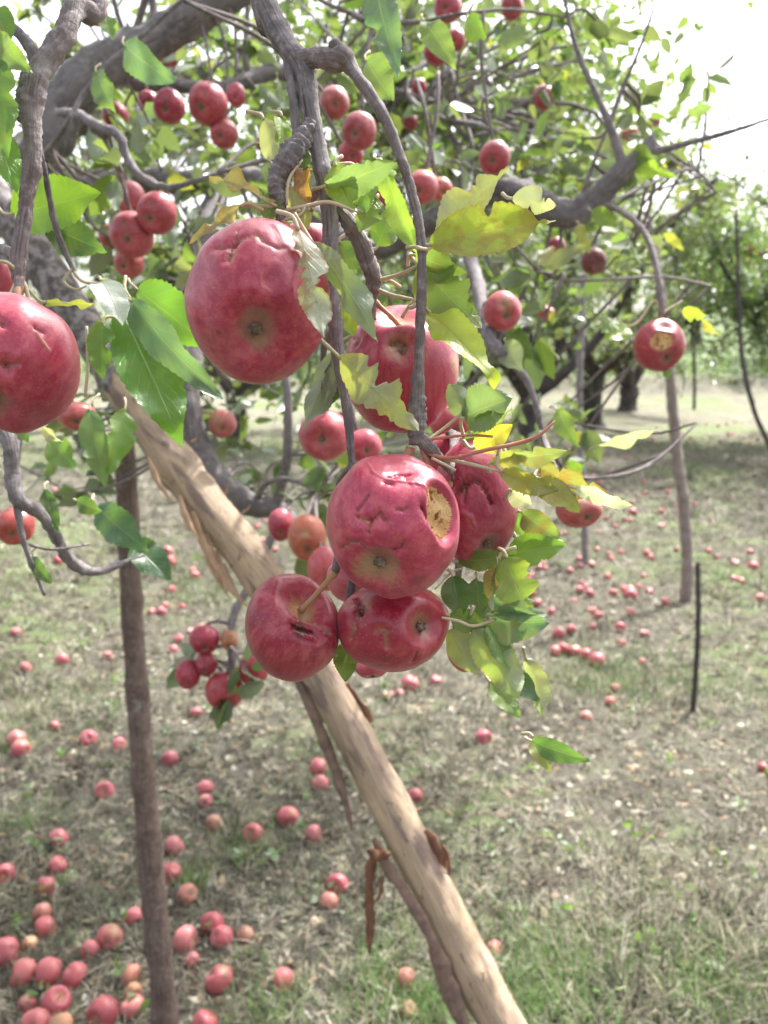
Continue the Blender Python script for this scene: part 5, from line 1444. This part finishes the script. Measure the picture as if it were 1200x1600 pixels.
# ================================================================== FALLEN APPLES
FG = 'windfall apples lying on the ground'
PPK, TAN, YLW, PCH, MAG, GRE = (.5, .14, .14), (.42, .27, .13), (.5, .34, .1), (.52, .22, .13), (.42, .02, .09), (.4, .42, .16)
FALL = [  # px, py, width px, colour, label
    (97, 1030, 22, RED, 'windfall alone left of the upright post, level with the low cluster'), (40, 1043, 20, RED, 'windfall near the left edge below the dark twig'), (168, 1024, 15, PPK, 'pale windfall just left of the upright post'),
    (27, 1153, 29, PPK, 'pale apple behind its redder neighbour at the left edge'), (33, 1169, 30, RED, 'front apple of the stacked pair at the left edge'), (138, 1153, 28, MAG, 'magenta windfall left of the post below midheight'),
    (186, 1162, 22, PINK, 'pink windfall touching the view of the post on its left'), (86, 1134, 16, PINK, 'small dull windfall above the magenta one'), (265, 1185, 26, PINK, 'windfall with short stalk right of the post'),
    (164, 1234, 30, (.42, .03, .07), 'rosy windfall by itself left of the post'), (321, 1231, 26, (.42, .05, .09), 'rear apple of the close pair right of the post'), (321, 1251, 22, PPK, 'front pale apple of the close pair right of the post'),
    (335, 1285, 27, TAN, 'tan rotting windfall right of the post'), (396, 1301, 32, (.42, .06, .07), 'windfall left of the brightest red one in the middle grass'), (450, 1276, 34, (.44, .015, .05), 'brightest red windfall in the middle grass'),
    (490, 1302, 29, PPK, 'pink windfall just right of the brightest red one'), (497, 1198, 31, PINK, 'upper apple of the pair beside the leaning pole'), (500, 1222, 27, PPK, 'lower apple of the pair beside the leaning pole'),
    (273, 1320, 31, PPK, 'pale topped windfall with dark rotten underside by the post'), (267, 1363, 34, (.42, .02, .05), 'bright red windfall close to the right of the post'), (294, 1396, 33, PCH, 'peach coloured windfall right of the post'),
    (93, 1309, 32, (.42, .04, .08), 'oval windfall with a brown stalk end left of the post'), (90, 1351, 29, (.45, .07, .08), 'brownish red windfall under the oval one'), (8, 1364, 32, (.44, .05, .07), 'half seen windfall at the left edge among stubble'),
    (73, 1385, 34, (.46, .06, .08), 'round pink windfall beside a yellow green sprig'), (66, 1425, 30, PCH, 'light peach windfall leaning on a red one'), (72, 1447, 36, (.45, .05, .06), 'red windfall in front of the light peach one'),
    (210, 1431, 31, (.4, .04, .06), 'dull red windfall touching the post from the left'), (10, 1486, 46, (.36, .02, .05), 'large dark red windfall at the left edge'), (47, 1475, 26, YLW, 'yellow rotten apple behind the heap at lower left'),
    (171, 1463, 40, (.42, .06, .05), 'half rotted windfall with a straw crown left of the post'), (140, 1483, 30, PINK, 'pink windfall left of the half rotted one'), (331, 1442, 38, (.42, .03, .06), 'rear red apple of the trio right of the post'),
    (346, 1463, 36, (.42, .015, .06), 'front magenta red apple of the trio right of the post'), (290, 1466, 42, PPK, 'big pale pink apple of the trio right of the post'), (382, 1459, 28, TAN, 'mouldy brown windfall right of the trio'),
    (300, 1500, 22, PPK, 'tiny pale windfall below the trio'), (342, 1528, 44, (.42, .04, .06), 'large mottled windfall low right of the post'), (443, 1529, 37, (.44, .06, .07), 'windfall alone between the post and leaning pole at bottom'),
    (527, 1380, 35, (.4, .012, .05), 'deep red windfall with a leaf stuck to it'), (514, 1408, 30, PCH, 'salmon windfall in front of the deep red leafed one'), (36, 1519, 44, (.46, .1, .08), 'pinkish left apple of the heap at lower left'),
    (78, 1518, 47, (.44, .05, .06), 'shining middle apple of the heap at lower left'), (117, 1523, 42, (.42, .03, .05), 'right apple of the heap at lower left'), (205, 1522, 33, (.5, .2, .08), 'orange windfall just left of the post foot'),
    (208, 1547, 27, YLW, 'yellow windfall between orange and pink ones by the post foot'), (88, 1563, 46, (.44, .01, .05), 'bright red apple in front of the heap at lower left'), (42, 1568, 30, (.42, .04, .07), 'smaller red apple left of the bright one in front of the heap'),
    (162, 1579, 50, (.4, .03, .05), 'largest apple at the bottom left of the post'), (208, 1571, 38, PPK, 'pale pink apple beside the post foot'), (56, 1598, 46, (.46, .08, .09), 'apple cut by the bottom edge at far left'),
    (95, 1600, 38, YLW, 'yellowish apple cut by the bottom edge'), (320, 1597, 40, (.44, .02, .06), 'red apple cut by the bottom edge right of the post'), (755, 1152, 27, (.44, .02, .09), 'lone magenta windfall right of the leaning pole'),
    (648, 1244, 26, (.42, .06, .08), 'windfall close to the right side of the leaning pole'), (773, 1482, 27, PPK, 'pale windfall right of the lower leaning pole'), (636, 1528, 34, PCH, 'broken peach windfall left of the lower leaning pole'),
    (640, 1577, 31, GRE, 'green windfall at the foot of the picture left of the pole'), (640, 1067, 29, (.44, .04, .07), 'largest windfall just under the wine red hanging apple'), (681, 1063, 19, PINK, 'small windfall right of the one under the hanging apples'),
    (606, 1086, 19, PINK, 'left one of two tiny windfalls under the hanging apples'), (625, 1084, 16, PPK, 'right one of two tiny windfalls under the hanging apples'), (880, 1013, 20, (.42, .04, .07), 'leftmost apple in the row of four right of the low leaves'),
    (897, 1017, 21, (.42, .04, .07), 'second apple from left in the row of four'), (915, 1023, 22, (.42, .03, .06), 'third apple from left in the row of four'), (932, 1031, 26, (.42, .015, .06), 'rightmost and darkest apple in the row of four'),
    (872, 989, 22, (.42, .02, .06), 'red windfall above the row of four'), (1003, 1035, 15, PPK, 'small pink windfall left of the thin dark stake'), (960, 1075, 17, PINK, 'pink windfall below right of the row of four'),
    (953, 1096, 18, (.44, .06, .05), 'orange red windfall under the pink one below the row'), (915, 1120, 20, PCH, 'broken windfall low right of the hanging leaves'), (1176, 884, 18, (.42, .02, .05), 'red windfall near the right edge above midheight'),
    (984, 928, 22, (.44, .015, .05), 'vivid red windfall at the front of the dense scatter'), (1187, 935, 17, PCH, 'peach windfall at the right edge'), (1147, 906, 14, PINK, 'small windfall left of the right edge one'),
    (90, 876, 17, RED, 'windfall seen through the bent grey twig at left'), (25, 988, 17, PINK, 'windfall at the left edge under the thin dark twig'), (262, 860, 24, (.44, .05, .09), 'upper apple of the pair seen just right of the post'),
    (268, 876, 22, PINK, 'lower apple of the pair seen just right of the post'), (988, 800, 16, RED, 'windfall standing clear between the two slim poles'), (305, 900, 16, RED, 'windfall below the shredded side of the leaning pole'),
    (1193, 1200, 20, (.44, .03, .04), 'red windfall cut by the right edge')]


def drop(px, py, wpx, col, label, parts=True):
    p, d = G(px, py + wpx * .3)
    r = wpx / 2 / F * d
    r = min(max(r, .022), .048)
    q = np.array([p[0], p[1], float(terrain(p[0], p[1])) + r * .55])
    col = tuple(np.array(col) * .62 + np.array((.5, .2, .19)) * .38 * rg.uniform(.5, 1.3))
    small_apple('fallen_apple', q, r, col, label, FG, (rg.uniform(0, 6.28), rg.uniform(0, 6.28), rg.uniform(0, 6.28)), parts)


for f in FALL: drop(*f)
AREAS = [((895, 900), (95, 55), 58, 'red windfall in the dense scatter between the grey prop post and low leaves'), ((1045, 840), (90, 50), 26, 'windfall in the loose scatter around the slim pale pole'),
         ((1120, 680), (50, 12), 26, 'tiny windfall in the far sunlit scatter at the right edge'), ((290, 950), (22, 40), 12, 'windfall in the loose scatter between post and leaning pole'),
         ((400, 840), (30, 18), 20, 'small windfall in the scatter beyond the curved brown limb'), ((990, 780), (70, 25), 16, 'small distant windfall left of the slim pale pole'),
         ((60, 770), (60, 40), 12, 'small distant windfall behind the left twigs')]
for (c, s, n, lab) in AREAS:
    for i in range(n):
        x, y = rg.normal(c[0], s[0]), rg.normal(c[1], s[1])
        p, d = G(x, y); w_ = .06 / d * F * rg.uniform(.75, 1.15)
        drop(x, y, w_, rcol() if rg.random() < .8 else PPK, lab, False)

print('objects', len(bpy.data.objects), 'single leaves', singles + N_LEAF, 'foliage', len(pos))
